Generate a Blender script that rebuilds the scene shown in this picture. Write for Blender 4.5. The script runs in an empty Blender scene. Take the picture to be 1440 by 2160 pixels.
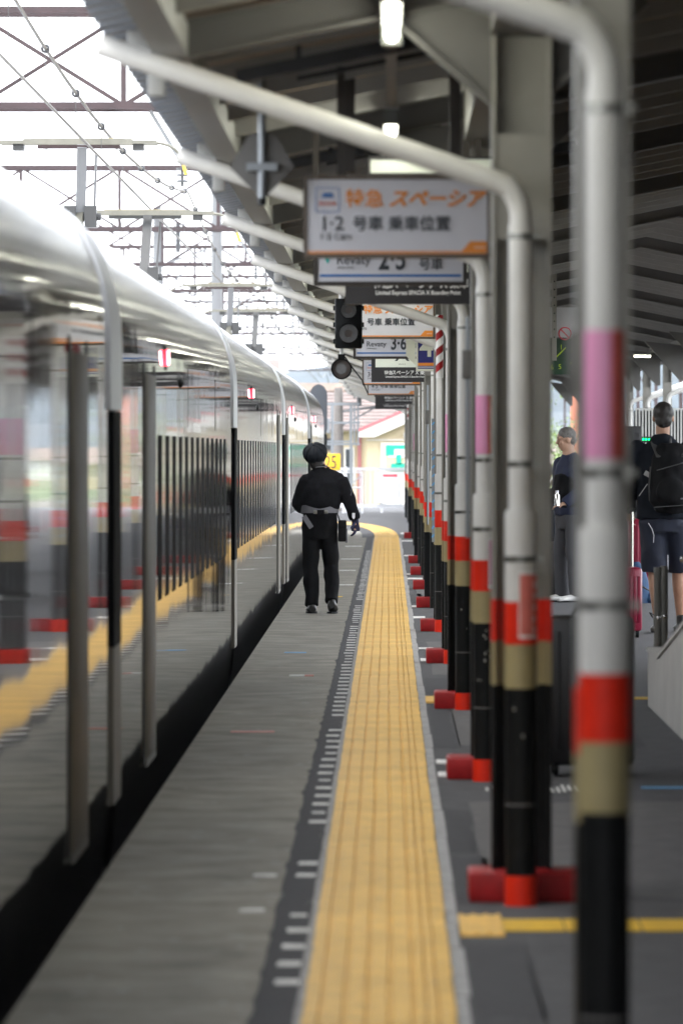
import bpy, bmesh, math, random
from mathutils import Vector, Matrix, noise
R = math.radians
rnd = random.Random(7)
scn = bpy.context.scene
C = scn.collection

# ------------------------------------------------------------------ camera, sky, sun, exposure
cam = bpy.data.cameras.new('camera'); camo = bpy.data.objects.new('camera', cam); C.objects.link(camo)
cam.sensor_fit = 'AUTO'; cam.sensor_width = 36; cam.lens = 216.7
cam.shift_x = -98/2160; cam.shift_y = -132/2160
cam.clip_start = .1; cam.clip_end = 6000
camo.location = (0, 0, 1.5); camo.rotation_euler = (R(90), 0, 0)
cam.dof.use_dof = True; cam.dof.focus_distance = 56.2; cam.dof.aperture_fstop = 6.2
scn.camera = camo

world = bpy.data.worlds.new('World'); scn.world = world; world.use_nodes = True
nt = world.node_tree; nt.nodes.clear()
SUN_EL, SUN_AZ = R(52), R(-140)
def wn(t): return nt.nodes.new(t)
sky = wn('ShaderNodeTexSky'); sky.sky_type = 'NISHITA'; sky.sun_disc = False
sky.sun_elevation = SUN_EL; sky.sun_rotation = SUN_AZ; sky.air_density = 1.0; sky.dust_density = 2.0
tc = wn('ShaderNodeTexCoord'); mp = wn('ShaderNodeMapping'); mp.inputs['Scale'].default_value = (1, 1, 3)
nz = wn('ShaderNodeTexNoise'); nz.inputs['Scale'].default_value = 2.2; nz.inputs['Detail'].default_value = 6
rmp = wn('ShaderNodeMapRange'); rmp.inputs[1].default_value = .35; rmp.inputs[2].default_value = .6
rmp.inputs[3].default_value = .78; rmp.inputs[4].default_value = 1.0
mx = wn('ShaderNodeMix'); mx.data_type = 'RGBA'
bg = wn('ShaderNodeBackground'); out = wn('ShaderNodeOutputWorld')
nt.links.new(tc.outputs['Generated'], mp.inputs[0]); nt.links.new(mp.outputs[0], nz.inputs[0])
nt.links.new(nz.outputs[0], rmp.inputs[0]); nt.links.new(rmp.outputs[0], mx.inputs[0])
nt.links.new(sky.outputs[0], mx.inputs[6]); mx.inputs[7].default_value = (9.6, 9.9, 10.4, 1)
nt.links.new(mx.outputs[2], bg.inputs[0]); bg.inputs[1].default_value = .12
nt.links.new(bg.outputs[0], out.inputs[0])

sd = bpy.data.lights.new('sun', 'SUN'); sd.energy = .6; sd.angle = R(20); sd.color = (1, .97, .92)
so = bpy.data.objects.new('sun', sd); C.objects.link(so); so.location = (-20, -20, 60)
dv = Vector((math.sin(SUN_AZ)*math.cos(SUN_EL), math.cos(SUN_AZ)*math.cos(SUN_EL), math.sin(SUN_EL)))
so.rotation_euler = dv.to_track_quat('Z', 'Y').to_euler()
scn.view_settings.view_transform = 'Standard'; scn.view_settings.look = 'None'
scn.view_settings.exposure = 2.25; scn.view_settings.gamma = 1; scn.view_settings.use_curve_mapping = False
scn.render.engine = 'CYCLES'
scn.cycles.max_bounces = 8; scn.cycles.diffuse_bounces = 4; scn.cycles.glossy_bounces = 4
scn.cycles.volume_bounces = 1; scn.cycles.caustics_reflective = True
scn.cycles.sample_clamp_indirect = 6
scn.cycles.use_denoising = True

# ------------------------------------------------------------------ materials
def M(name, col, rough=.55, metal=0, var=0, scale=6, bump=0, bscale=60, spec=.5, stretch=(1, 1, 1), emis=0, world_co=True, col2=None, detail=5):
    m = bpy.data.materials.new(name); m.use_nodes = True
    n = m.node_tree; b = n.nodes['Principled BSDF']
    b.inputs['Base Color'].default_value = (*col, 1); b.inputs['Roughness'].default_value = rough
    b.inputs['Metallic'].default_value = metal; b.inputs['Specular IOR Level'].default_value = spec
    if emis:
        b.inputs['Emission Color'].default_value = (*col, 1); b.inputs['Emission Strength'].default_value = emis
    if var or bump:
        if world_co:
            g = n.nodes.new('ShaderNodeNewGeometry'); co = g.outputs['Position']
        else:
            g = n.nodes.new('ShaderNodeTexCoord'); co = g.outputs['Object']
        mpn = n.nodes.new('ShaderNodeMapping'); mpn.inputs['Scale'].default_value = stretch
        n.links.new(co, mpn.inputs[0])
        if var:
            t = n.nodes.new('ShaderNodeTexNoise'); t.inputs['Scale'].default_value = scale; t.inputs['Detail'].default_value = detail
            t.inputs['Roughness'].default_value = .65
            mr = n.nodes.new('ShaderNodeMapRange'); mr.inputs[1].default_value = .3; mr.inputs[2].default_value = .7
            n.links.new(mpn.outputs[0], t.inputs[0]); n.links.new(t.outputs[0], mr.inputs[0])
            mxx = n.nodes.new('ShaderNodeMix'); mxx.data_type = 'RGBA'
            n.links.new(mr.outputs[0], mxx.inputs[0])
            lo = tuple(c*(1-var) for c in col); hi = col2 or tuple(min(1, c*(1+var)) for c in col)
            mxx.inputs[6].default_value = (*lo, 1); mxx.inputs[7].default_value = (*hi, 1)
            n.links.new(mxx.outputs[2], b.inputs['Base Color'])
            rr = n.nodes.new('ShaderNodeMapRange'); rr.inputs[3].default_value = max(0, rough-.08); rr.inputs[4].default_value = min(1, rough+.08)
            n.links.new(t.outputs[0], rr.inputs[0])
            if rough > .15: n.links.new(rr.outputs[0], b.inputs['Roughness'])
        if bump:
            t2 = n.nodes.new('ShaderNodeTexNoise'); t2.inputs['Scale'].default_value = bscale; t2.inputs['Detail'].default_value = 4
            n.links.new(mpn.outputs[0], t2.inputs[0])
            bp = n.nodes.new('ShaderNodeBump'); bp.inputs['Strength'].default_value = 1; bp.inputs['Distance'].default_value = bump
            n.links.new(t2.outputs[0], bp.inputs['Height']); n.links.new(bp.outputs[0], b.inputs['Normal'])
    return m

m_conc = M('concrete', (.22, .208, .176), .82, var=.42, scale=3.0, bump=.004, bscale=50, detail=9)
m_asph = M('asphalt', (.066, .066, .070), .85, var=.35, scale=7, bump=.005, bscale=120, detail=8)
m_asph2 = M('asphalt_dark', (.045, .045, .050), .85, var=.3, scale=9, bump=.004, bscale=120, detail=8)
m_asph3 = M('asphalt_pale', (.105, .102, .102), .85, var=.35, scale=8, bump=.004, bscale=100, detail=8)
m_mortar = M('mortar', (.30, .30, .30), .85, var=.35, scale=9)
m_tile = M('tactile_yellow', (.70, .44, .115), .6, var=.2, scale=9, bump=.001, bscale=150, detail=8)
m_fleck = M('worn_paint', (.30, .30, .275), .8, var=.4, scale=30)
m_white = M('white_marking', (.66, .66, .64), .7, var=.35, scale=14)
m_yline = M('yellow_line', (.68, .42, .03), .6, var=.2, scale=9)
m_bluel = M('blue_tape', (.12, .35, .62), .5, var=.2)
m_redl = M('red_tape', (.55, .12, .08), .5, var=.2)
m_pipe = M('pipe_white', (.60, .59, .565), .42, var=.07, scale=4)
m_col = M('column_paint', (.25, .24, .215), .5, var=.1, scale=5)
m_red = M('red_paint', (.66, .022, .006), .45, spec=.3, var=.10, scale=8)
m_dred = M('red_block_paint', (.27, .010, .012), .5, spec=.25, var=.3, scale=9)
m_khaki = M('khaki_band', (.30, .25, .125), .5, var=.1, scale=6)
m_blk = M('black_sleeve', (.006, .0065, .007), .5, var=.3, scale=6, spec=.15)
m_clamp = M('clamp_steel', (.22, .22, .2), .35, .9)
m_pink = M('pink_sticker', (.68, .28, .46), .4, var=.06)
m_rsti = M('red_sticker', (.56, .10, .075), .4, var=.2, scale=20)
m_rsti2 = M('faded_red_sticker', (.66, .17, .14), .4, var=.12, scale=20)
m_paper = M('white_paper', (.75, .75, .74), .5)
m_roof = M('roof_sheet', (.40, .325, .25), .6, var=.28, scale=1.2, stretch=(1, .6, 1))
m_steel = M('canopy_steel', (.115, .111, .105), .5, var=.12, scale=3)
m_ltsteel = M('pale_steel', (.31, .31, .30), .45, var=.08)
m_dbrown = M('dark_brown_steel', (.035, .028, .023), .5, var=.2)
m_blksteel = M('black_channel', (.012, .013, .017), .5)
m_eave = M('eave_sheet', (.15, .165, .19), .45, var=.15)
m_brownfr = M('sign_frame_brown', (.10, .075, .055), .4)
m_face = M('sign_face', (.62, .62, .66), .35, var=.03)
m_face2 = M('sign_face_cream', (.74, .78, .70), .35)
m_orange = M('sign_orange', (.80, .27, .035), .4)
m_ink = M('sign_ink', (.035, .04, .05), .4)
m_bluestr = M('sign_blue', (.02, .14, .42), .4)
m_teal = M('sign_teal', (.02, .42, .36), .4)
m_sblack = M('sign_black', (.018, .016, .018), .35)
m_swhite = M('sign_white_ink', (.8, .8, .8), .4)
m_navy = M('sign_navy', (.015, .018, .16), .35)
m_cream = M('cream_frame', (.66, .66, .54), .45)
m_lamp = M('lamp_glass', (.03, .028, .026), .12, spec=.6)
m_lampr = M('lamp_reflector', (.06, .042, .032), .4)
m_tube = M('lit_tube', (1, 1, .84), emis=5)
m_diff = M('tube_endcap', (.10, .105, .095), .3)
m_redlamp = M('red_lamp', (1, .05, .08), emis=2.2)
m_redlamp2 = M('red_lamp_core', (1, .55, .6), emis=2.5)
m_dark = M('train_dark', (.008, .009, .01), .6)
m_beige = M('train_door', (.21, .195, .165), .5, spec=.2, var=.06)
m_fair = M('train_fairing', (.62, .64, .67), .4)
m_pillar = M('window_pillar', (.010, .011, .013), .75, spec=.04)
m_glass = M('train_glass', (.10, .105, .11), .05, metal=.75)
m_panto = M('pantograph_steel', (.15, .145, .12), .45, .5, var=.15)
m_pantod = M('pantograph_dark', (.03, .03, .03), .5)
m_yel = M('horn_yellow', (.75, .45, .05), .5)
m_cat = M('catenary_steel', (.032, .016, .018), .6, var=.3, scale=3)
m_catg = M('catenary_grey', (.17, .175, .185), .5)
m_wire = M('wire', (.06, .06, .06), .5, .3)
m_insul = M('insulator', (.05, .05, .055), .4)
m_fence = M('fence_white', (.50, .51, .535), .4)
m_pinkh = M('notice_red', (.75, .08, .12), .5)
m_wall = M('house_wall', (.46, .375, .25), .8, var=.06, scale=2)
m_barge = M('bargeboard', (.60, .58, .56), .6)
m_trim = M('red_trim', (.50, .10, .12), .6)
m_rtile = M('roof_tile', (.15, .115, .105), .7, var=.25, scale=2)
m_rtile2 = M('roof_tile_brown', (.16, .115, .09), .7, var=.3, scale=2)
m_wine = M('wine_wall', (.25, .09, .09), .8)
m_green = M('green_sign', (0, .33, .22), .5)
m_board25 = M('board_yellow', (.85, .50, .03), .5)
m_window = M('window_glass', (.03, .035, .04), .1)
m_cstone = M('parapet', (.48, .465, .44), .75, var=.12, scale=3, bump=.002)
m_inox = M('stainless', (.62, .61, .59), .18, 1)
m_concpole = M('concrete_pole', (.16, .145, .135), .8, var=.2)
m_satin = M('satin_steel', (.20, .195, .18), .45, .4, var=.1)
m_galv = M('galvanised', (.25, .27, .29), .45, .4)
m_leafA = M('leaf', (.10, .17, .055), .6, var=.35, scale=3)
m_leafB = M('leaf_pale', (.17, .23, .085), .6, var=.3, scale=3)
m_bark = M('bark', (.09, .065, .045), .85, var=.3)
m_hill = M('hill_forest', (.026, .034, .040), .9, var=.5, scale=.06)
m_grass = M('verge', (.09, .12, .05), .9, var=.4, scale=.8)
m_ballast = M('ballast', (.16, .145, .13), .9, var=.4, scale=12, bump=.03, bscale=25)
m_skin = M('skin', (.50, .30, .21), .55, var=.08, scale=20)
m_skind = M('skin_tanned', (.36, .20, .13), .55, var=.1, scale=20)
m_uni = M('uniform_black', (.007, .007, .009), .85, var=.3, scale=18, bump=.002, bscale=30, spec=.1)
m_trou = M('uniform_trousers', (.005, .005, .006), .85, var=.3, scale=18, spec=.1)
m_cap = M('cap_cloth', (.008, .010, .014), .65, var=.25, scale=30, spec=.15)
m_greyb = M('grey_webbing', (.12, .12, .135), .7, var=.1)
m_glove = M('glove_navy', (.012, .014, .05), .75)
m_shoe = M('shoe_black', (.012, .012, .012), .35)
m_shoew = M('shoe_white', (.7, .7, .68), .5)
m_hair = M('hair_dark', (.014, .011, .010), .6, var=.3, scale=40)
m_hairg = M('hair_grey', (.17, .16, .15), .6, var=.4, scale=50)
m_navyc = M('navy_cloth', (.006, .009, .022), .85, var=.2, scale=15)
m_bluec = M('blue_cloth', (.010, .016, .048), .8, var=.2, scale=15)
m_jack = M('jacket_cloth', (.007, .009, .014), .85, spec=.15, var=.3, scale=14)
m_packm = M('pack_cloth', (.006, .006, .007), .85, spec=.15, var=.3, scale=20)
m_strap = M('pack_strap', (.05, .05, .05), .7)
m_greyt = M('grey_trousers', (.055, .055, .062), .85, var=.15)
m_case = M('suitcase_magenta', (.20, .004, .028), .35)
m_caseb = M('suitcase_black', (.012, .012, .014), .4)
m_bagb = M('bag_blue', (.012, .045, .11), .75, var=.3, scale=12)
m_dkgreen = M('board_green', (.008, .045, .018), .3)
m_ygreen = M('board_text', (.30, .42, .02), emis=.06)
m_led = M('led_green', (0, 1, .2), emis=1.4)
m_kiosk = M('kiosk_silver', (.68, .68, .66), .4)
m_orangepost = M('orange_post', (.55, .2, .12), .6, var=.2)

def tile_random(m):   # each tile slightly lighter or darker, with grey scuffs
    n = m.node_tree; b = n.nodes['Principled BSDF']; src = b.inputs['Base Color'].links[0].from_socket
    oi = n.nodes.new('ShaderNodeObjectInfo'); mr = n.nodes.new('ShaderNodeMapRange'); mr.inputs[3].default_value = .91; mr.inputs[4].default_value = 1.05
    n.links.new(oi.outputs['Random'], mr.inputs[0])
    mx = n.nodes.new('ShaderNodeMix'); mx.data_type = 'RGBA'; mx.blend_type = 'MULTIPLY'; mx.inputs[0].default_value = 1
    n.links.new(src, mx.inputs[6]); n.links.new(mr.outputs[0], mx.inputs[7])
    g = n.nodes.new('ShaderNodeNewGeometry'); mp_ = n.nodes.new('ShaderNodeMapping'); mp_.inputs['Scale'].default_value = (9, 2.2, 1)
    t = n.nodes.new('ShaderNodeTexNoise'); t.inputs['Scale'].default_value = 1.6; t.inputs['Detail'].default_value = 9; t.inputs['Roughness'].default_value = .75
    r2 = n.nodes.new('ShaderNodeMapRange'); r2.inputs[1].default_value = .58; r2.inputs[2].default_value = .74; r2.inputs[4].default_value = .55
    n.links.new(g.outputs['Position'], mp_.inputs[0]); n.links.new(mp_.outputs[0], t.inputs[0]); n.links.new(t.outputs[0], r2.inputs[0])
    m3 = n.nodes.new('ShaderNodeMix'); m3.data_type = 'RGBA'; m3.inputs[7].default_value = (.30, .24, .15, 1)
    n.links.new(r2.outputs[0], m3.inputs[0]); n.links.new(mx.outputs[2], m3.inputs[6]); n.links.new(m3.outputs[2], b.inputs['Base Color'])
tile_random(m_tile)

# mirror-finished train skin: long shallow dents along the car, finer vertical streaking
def train_metal():
    m = bpy.data.materials.new('train_skin'); m.use_nodes = True; n = m.node_tree; b = n.nodes['Principled BSDF']
    b.inputs['Base Color'].default_value = (.54, .537, .525, 1); b.inputs['Metallic'].default_value = 1; b.inputs['Roughness'].default_value = .022
    g = n.nodes.new('ShaderNodeNewGeometry'); hs = []
    sx = n.nodes.new('ShaderNodeSeparateXYZ'); rz_ = n.nodes.new('ShaderNodeMapRange')   # brushed roof above the polished side
    rz_.inputs[1].default_value = 2.02; rz_.inputs[2].default_value = 2.16; rz_.inputs[3].default_value = .033; rz_.inputs[4].default_value = .17
    n.links.new(g.outputs['Position'], sx.inputs[0]); n.links.new(sx.outputs[2], rz_.inputs[0]); n.links.new(rz_.outputs[0], b.inputs['Roughness'])
    for sc, amp in (((1.3, .5, .22), .0034), ((2, 2.2, .5), .0005), ((2, .7, 1.2), .0003)):
        mpn = n.nodes.new('ShaderNodeMapping'); mpn.inputs['Scale'].default_value = sc
        t = n.nodes.new('ShaderNodeTexNoise'); t.inputs['Scale'].default_value = 1; t.inputs['Detail'].default_value = 1.5
        n.links.new(g.outputs['Position'], mpn.inputs[0]); n.links.new(mpn.outputs[0], t.inputs[0])
        ml = n.nodes.new('ShaderNodeMath'); ml.operation = 'MULTIPLY'; ml.inputs[1].default_value = amp
        n.links.new(t.outputs[0], ml.inputs[0]); hs.append(ml.outputs[0])
    a = hs[0]
    for h in hs[1:]:
        ad = n.nodes.new('ShaderNodeMath'); ad.operation = 'ADD'; n.links.new(a, ad.inputs[0]); n.links.new(h, ad.inputs[1]); a = ad.outputs[0]
    bp = n.nodes.new('ShaderNodeBump'); bp.inputs['Strength'].default_value = 1; bp.inputs['Distance'].default_value = 1
    n.links.new(a, bp.inputs['Height']); n.links.new(bp.outputs[0], b.inputs['Normal'])
    return m
m_train = train_metal()

# ------------------------------------------------------------------ mesh helpers
class MB:
    def __init__(s): s.v = []; s.f = []
    def add(s, vs, fs):
        o = len(s.v); s.v += [tuple(v) for v in vs]; s.f += [tuple(i+o for i in f) for f in fs]; return s
    def box(s, c, d, rot=None):
        x, y, z = d[0]/2, d[1]/2, d[2]/2
        vs = [Vector((i, j, k)) for i in (-x, x) for j in (-y, y) for k in (-z, z)]
        if rot is not None: vs = [rot @ v for v in vs]
        c = Vector(c)
        return s.add([v+c for v in vs], [(0, 1, 3, 2), (4, 6, 7, 5), (0, 4, 5, 1), (2, 3, 7, 6), (0, 2, 6, 4), (1, 5, 7, 3)])
    def bb(s, x0, x1, y0, y1, z0, z1): return s.box(((x0+x1)/2, (y0+y1)/2, (z0+z1)/2), (x1-x0, y1-y0, z1-z0))
    def tube(s, pts, r, n=12, caps=True):
        pts = [Vector(p) for p in pts]; k = len(pts)
        rr = r if isinstance(r, (list, tuple)) else [r]*k
        t0 = (pts[1]-pts[0]).normalized()
        side = t0.cross(Vector((0, 0, 1)))
        if side.length < .05: side = t0.cross(Vector((0, 1, 0)))
        side.normalize(); rings = []
        for i, p in enumerate(pts):
            t = (pts[min(i+1, k-1)]-pts[max(i-1, 0)]).normalized()
            side = (side - t*side.dot(t)).normalized(); up = side.cross(t)
            rings.append([p+(side*math.cos(a)+up*math.sin(a))*rr[i] for a in [2*math.pi*j/n for j in range(n)]])
        vs = [v for g in rings for v in g]
        fs = [(i*n+j, i*n+(j+1) % n, (i+1)*n+(j+1) % n, (i+1)*n+j) for i in range(k-1) for j in range(n)]
        if caps: fs += [tuple(range(n))[::-1], tuple((k-1)*n+j for j in range(n))]
        return s.add(vs, fs)
    def beam(s, a, b, w, h):     # rectangular bar from a to b
        a = Vector(a); b = Vector(b); d = b-a
        q = d.to_track_quat('Y', 'Z').to_matrix()
        return s.box((a+b)/2, (w, d.length, h), q)
    def prism(s, poly, axis, a, b):   # polygon (u,v) extruded along axis 'X','Y','Z' from a to b
        n = len(poly)
        def P(u, v, w): return {'X': (w, u, v), 'Y': (u, w, v), 'Z': (u, v, w)}[axis]
        vs = [P(u, v, a) for u, v in poly]+[P(u, v, b) for u, v in poly]
        fs = [(i, (i+1) % n, n+(i+1) % n, n+i) for i in range(n)]+[tuple(range(n))[::-1], tuple(range(n, 2*n))]
        return s.add(vs, fs)
    def arc(s, c, r, z0, z1, a0, a1, n=12):   # patch of a cylinder, angles in degrees (-90 faces the camera)
        vs = []
        for i in range(n+1):
            a = R(a0+(a1-a0)*i/n)
            for z in (z0, z1):
                vs.append((c[0]+r*math.cos(a), c[1]+r*math.sin(a), z))
        return s.add(vs, [(2*i, 2*i+2, 2*i+3, 2*i+1) for i in range(n)])
    def sphere(s, c, r, n=12, m=8, sc=(1, 1, 1)):
        vs = [(c[0], c[1], c[2]-r*sc[2])]
        for i in range(1, m):
            t = math.pi*i/m
            for j in range(n):
                a = 2*math.pi*j/n
                vs.append((c[0]+r*sc[0]*math.sin(t)*math.cos(a), c[1]+r*sc[1]*math.sin(t)*math.sin(a), c[2]-r*sc[2]*math.cos(t)))
        vs.append((c[0], c[1], c[2]+r*sc[2])); l = len(vs)-1
        fs = [(0, 1+(j+1) % n, 1+j) for j in range(n)]
        for i in range(m-2): fs += [(1+i*n+j, 1+i*n+(j+1) % n, 1+(i+1)*n+(j+1) % n, 1+(i+1)*n+j) for j in range(n)]
        fs += [(1+(m-2)*n+j, 1+(m-2)*n+(j+1) % n, l) for j in range(n)]
        return s.add(vs, fs)
    def mesh(s, name, mat, smooth=True, bevel=0):
        me = bpy.data.meshes.new(name); me.from_pydata(s.v, [], s.f)
        bm = bmesh.new(); bm.from_mesh(me)
        bmesh.ops.recalc_face_normals(bm, faces=bm.faces)
        if bevel:
            ed = [e for e in bm.edges if len(e.link_faces) == 2 and e.calc_face_angle(0) > R(40)]
            bmesh.ops.bevel(bm, geom=ed, offset=bevel, segments=2, affect='EDGES', profile=.5, clamp_overlap=True)
        bm.to_mesh(me); bm.free()
        if smooth:
            me.shade_smooth(); me.set_sharp_from_angle(angle=R(35))
        me.materials.append(mat)
        return me
    def build(s, name, mat, parent=None, loc=(0, 0, 0), smooth=True, bevel=0):
        o = bpy.data.objects.new(name, s.mesh(name, mat, smooth, bevel)); C.objects.link(o)
        o.location = loc
        if parent: o.parent = parent
        return o

def tag(o, label=None, cat=None, group=None, kind=None):
    if label: o['label'] = label
    if cat: o['category'] = cat
    if group: o['group'] = group
    if kind: o['kind'] = kind
    return o
def thing(name, label, cat, loc=(0, 0, 0), rz=0, group=None):
    o = bpy.data.objects.new(name, None); C.objects.link(o); o.empty_display_size = .1
    o.location = loc; o.rotation_euler = (0, 0, rz)
    return tag(o, label, cat, group)
def struct(o): o['kind'] = 'structure'; return o
def inst(name, me, parent, loc=(0, 0, 0), rz=0):
    o = bpy.data.objects.new(name, me); C.objects.link(o); o.location = loc; o.rotation_euler = (0, 0, rz); o.parent = parent
    return o
def kids(o): return [c for c in bpy.data.objects if c.parent == o]
def dup(root, loc, rz=None, label=None, skip=()):
    def cp(o, par):
        c = o.copy(); C.objects.link(c)
        if par: c.parent = par
        for ch in list(o.children):
            if ch.name.split('.')[0] not in skip: cp(ch, c)
        return c
    c = cp(root, None); c.location = loc
    if rz is not None: c.rotation_euler = (0, 0, rz)
    if label: c['label'] = label
    return c

_tdg = []
def text(body, size, mat, x, y, z, parent, align='LEFT', bold=0, shear=0, xs=1, name='lettering', flat=False, depth=.0015):
    c = bpy.data.curves.new('t', 'FONT'); c.body = body; c.size = size; c.align_x = align; c.shear = shear; c.offset = bold
    c.resolution_u = 3; c.extrude = depth
    o = bpy.data.objects.new('t', c); C.objects.link(o)
    dg = bpy.context.evaluated_depsgraph_get(); dg.update()
    me = bpy.data.meshes.new_from_object(o.evaluated_get(dg)); bpy.data.objects.remove(o)
    for v in me.vertices:
        p = v.co.copy(); v.co = (p.x*xs, p.y, p.z) if flat else (p.x*xs, -p.z, p.y)
    me.materials.clear(); me.materials.append(mat)
    t = bpy.data.objects.new(name, me); C.objects.link(t); t.location = (x, y, z)
    if parent: t.parent = parent
    return t

ORD = ['first', 'second', 'third', 'fourth', 'fifth', 'sixth', 'seventh', 'eighth', 'ninth', 'tenth', 'eleventh', 'twelfth',
       'thirteenth', 'fourteenth', 'fifteenth', 'sixteenth', 'seventeenth', 'eighteenth', 'nineteenth']

# ------------------------------------------------------------------ ground, platform
gr = MB(); gr.add([(-800, -70, -1.2), (800, -70, -1.2), (800, 2300, -1.2), (-800, 2300, -1.2)], [(0, 1, 2, 3)])
struct(gr.build('ground', m_grass))
tb = MB(); tb.bb(-14, -1.02, -48, 113, -1.19, -1.1); tb.bb(7.72, 16, -20, 330, -1.19, -1.1); tb.bb(-30, -14, -20, 330, -1.19, -1.1)
struct(tb.build('track_bed', m_ballast))
pb = MB(); pb.bb(-1.0, 7.7, -48, 113.5, -1.19, 0); pb.bb(-12, 7.7, 113.5, 160, -1.19, 0)
platform = struct(pb.build('platform', m_asph))
cp = MB(); cp.bb(-.998, -.36, -48, 113.4, .0005, .006)
conc = struct(cp.build('concrete_edging', m_conc))
ab = MB(); vs = []; y = 8
while y < 113.4:
    vs += [(-.358+rnd.uniform(-.011, .011)-(.012 if rnd.random() < .12 else 0), y, .0068), (-.248+rnd.uniform(-.003, .003), y, .0068)]; y += rnd.uniform(.08, .35)
ab.add(vs, [(2*i, 2*i+1, 2*i+3, 2*i+2) for i in range(len(vs)//2-1)])
band = struct(ab.build('asphalt_strip', m_asph2))
gm = MB()
for x0, x1 in ((-.249, -.2265), (.182, .222)):
    y = 12
    while y < 104:
        L = rnd.uniform(.9, 2.6); e = rnd.uniform(-.006, .006)
        gm.bb(x0 + (0 if x0 < 0 else 0), x1+(e if x0 > 0 else 0), y, y+L-.02, .0005, .0055); y += L
struct(gm.build('mortar_edge', m_mortar))

# tactile tiles
def tile_mesh(seed):
    r = random.Random(seed); W = .405; hL = .1994
    gro = [.045, .107, .169, .231, .293, .328, .358]
    prof = [(-W/2, 0), (-W/2, .012)]
    for i, g in enumerate(gro):
        x = g-W/2+r.uniform(-.002, .002); w = .0062 if i < 5 else .003
        prof += [(x-w, .013), (x-w*.6, .0045), (x+w*.6, .0045), (x+w, .013)]
    prof += [(W/2, .012), (W/2, 0)]
    m = MB(); n = len(prof)
    sk = r.uniform(-.004, .004)
    vs = [(x, -hL, z) for x, z in prof]+[(x+sk, hL, z) for x, z in prof]
    m.add(vs, [(i, i+1, n+i+1, n+i) for i in range(n-1)])
    return m.mesh('tile', m_tile, smooth=False)
tms = [tile_mesh(i) for i in range(6)]
tp = MB(); tp.bb(-.225, .18, 13.8, 104.6, .0006, .003)
tactile = struct(tp.build('tactile_paving', m_tile))
path = [(-.0225, 13.9)]
while path[-1][1] < 104: path.append((-.0225, path[-1][1]+.4))
ctrl = [(-.0225, 104.3), (-.03, 107), (-.07, 111), (-.16, 115), (-.33, 119), (-.62, 123), (-1.1, 126.5), (-1.9, 129), (-3.2, 130.2)]
for i, (x, y) in enumerate(path):
    inst('tile', tms[rnd.randrange(6)], tactile, (x+rnd.uniform(-.0015, .0015), y, .003+rnd.uniform(0, .0012)), rnd.uniform(-.003, .003))
# where the strip sweeps off across the end of the platform
def sweep(pts, n):
    res = []
    for k in range(n):
        t = k/(n-1)*(len(pts)-1); i = min(int(t), len(pts)-2); f = t-i
        p0, p1, p2, p3 = (Vector((*pts[max(0, min(len(pts)-1, i+d))], 0)) for d in (-1, 0, 1, 2))
        res.append(.5*((2*p1)+(p2-p0)*f+(2*p0-5*p1+4*p2-p3)*f*f+(3*p1-p0-3*p2+p3)*f**3))
    return res
sw = sweep(ctrl, 200); acc = 0; last = None
for i in range(1, len(sw)):
    acc += (sw[i]-sw[i-1]).length
    if last is None or acc-last >= .4:
        last = acc; d = sw[i]-sw[i-1]
        inst('tile', tms[i % 6], tactile, (sw[i].x, sw[i].y, .003), math.atan2(d.y, d.x)-math.pi/2)
# dark strip continuing round the bend
bd = MB(); L1 = []
for i in range(0, 200, 4):
    d = (sw[min(i+1, 199)]-sw[max(i-1, 0)]).normalized(); nL = Vector((-d.y, d.x, 0))
    L1.append((sw[i]+nL*.21, sw[i]+nL*.42))
bd.add([(p.x, p.y, .0075) for a in L1 for p in a], [(2*i, 2*i+1, 2*i+3, 2*i+2) for i in range(len(L1)-1)])
struct(bd.build('asphalt_bend', m_asph2))

# white dashes beside the strip (paint worn unevenly)
tick = MB(); tick.bb(-.034, .034, -.075, .075, 0, .0015); tkm = [tick.mesh('tick', m_white)]
tick = MB(); tick.bb(-.028, .026, -.055, .06, 0, .0012); tkm.append(tick.mesh('tick', m_white))
for k in range(120):
    y = 17.27+k*.62
    if y > 92: break
    if 20 < y < 21.4 or 22.5 < y < 24.5 or 33.2 < y < 34.5 or 52 < y < 53 or 59 < y < 61: continue
    inst('painted_dash', tkm[rnd.random() < .25], band, (-.283+rnd.uniform(-.006, .006), y, .0072), rnd.uniform(-.04, .04))
# painted queue lines right of the strip, tapes on the concrete
def line(x0, x1, y, w, mat, par, z=.0045):
    b = MB(); b.bb(x0, x1, y-w/2, y+w/2, z-.0035, z); return b.build('painted_line', mat, par)
for x0, x1, y, w in ((.23, .31, 29.55, .36), (.23, .33, 28.4, .4), (.31, .38, 29.9, .14), (.23, .37, 43.9, .5), (.23, .34, 46.4, .34), (.225, .36, 58.8, .6), (.225, .33, 55.0, .6),
                     (.225, .4, 71.5, .7), (.225, .3, 74, .5), (.225, .36, 87, .8), (.225, .4, 101, .9), (.225, .36, 110, .9)):
    line(x0, x1, y, w, m_white, platform)
line(-.76, -.60, 45.3, .16, m_bluel, conc, .0095)
line(-.65, -.55, 40.7, .17, m_white, conc, .0095); line(-.549, -.49, 40.7, .17, m_redl, conc, .0095)
line(-.83, -.60, 32.6, .12, m_redl, conc, .0095)
for x0, x1, y, w in ((-.48, -.40, 19.95, .12), (-.62, -.38, 68, .3), (-.6, -.4, 76, .35), (-.64, -.38, 84, .4), (-.66, -.4, 95, .5), (-.47, -.39, 21.6, .1)):
    line(x0, x1, y, w, m_white, conc, .0095)
line(-.6, -.46, 62.5, .3, m_yline, conc, .0095)
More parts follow.
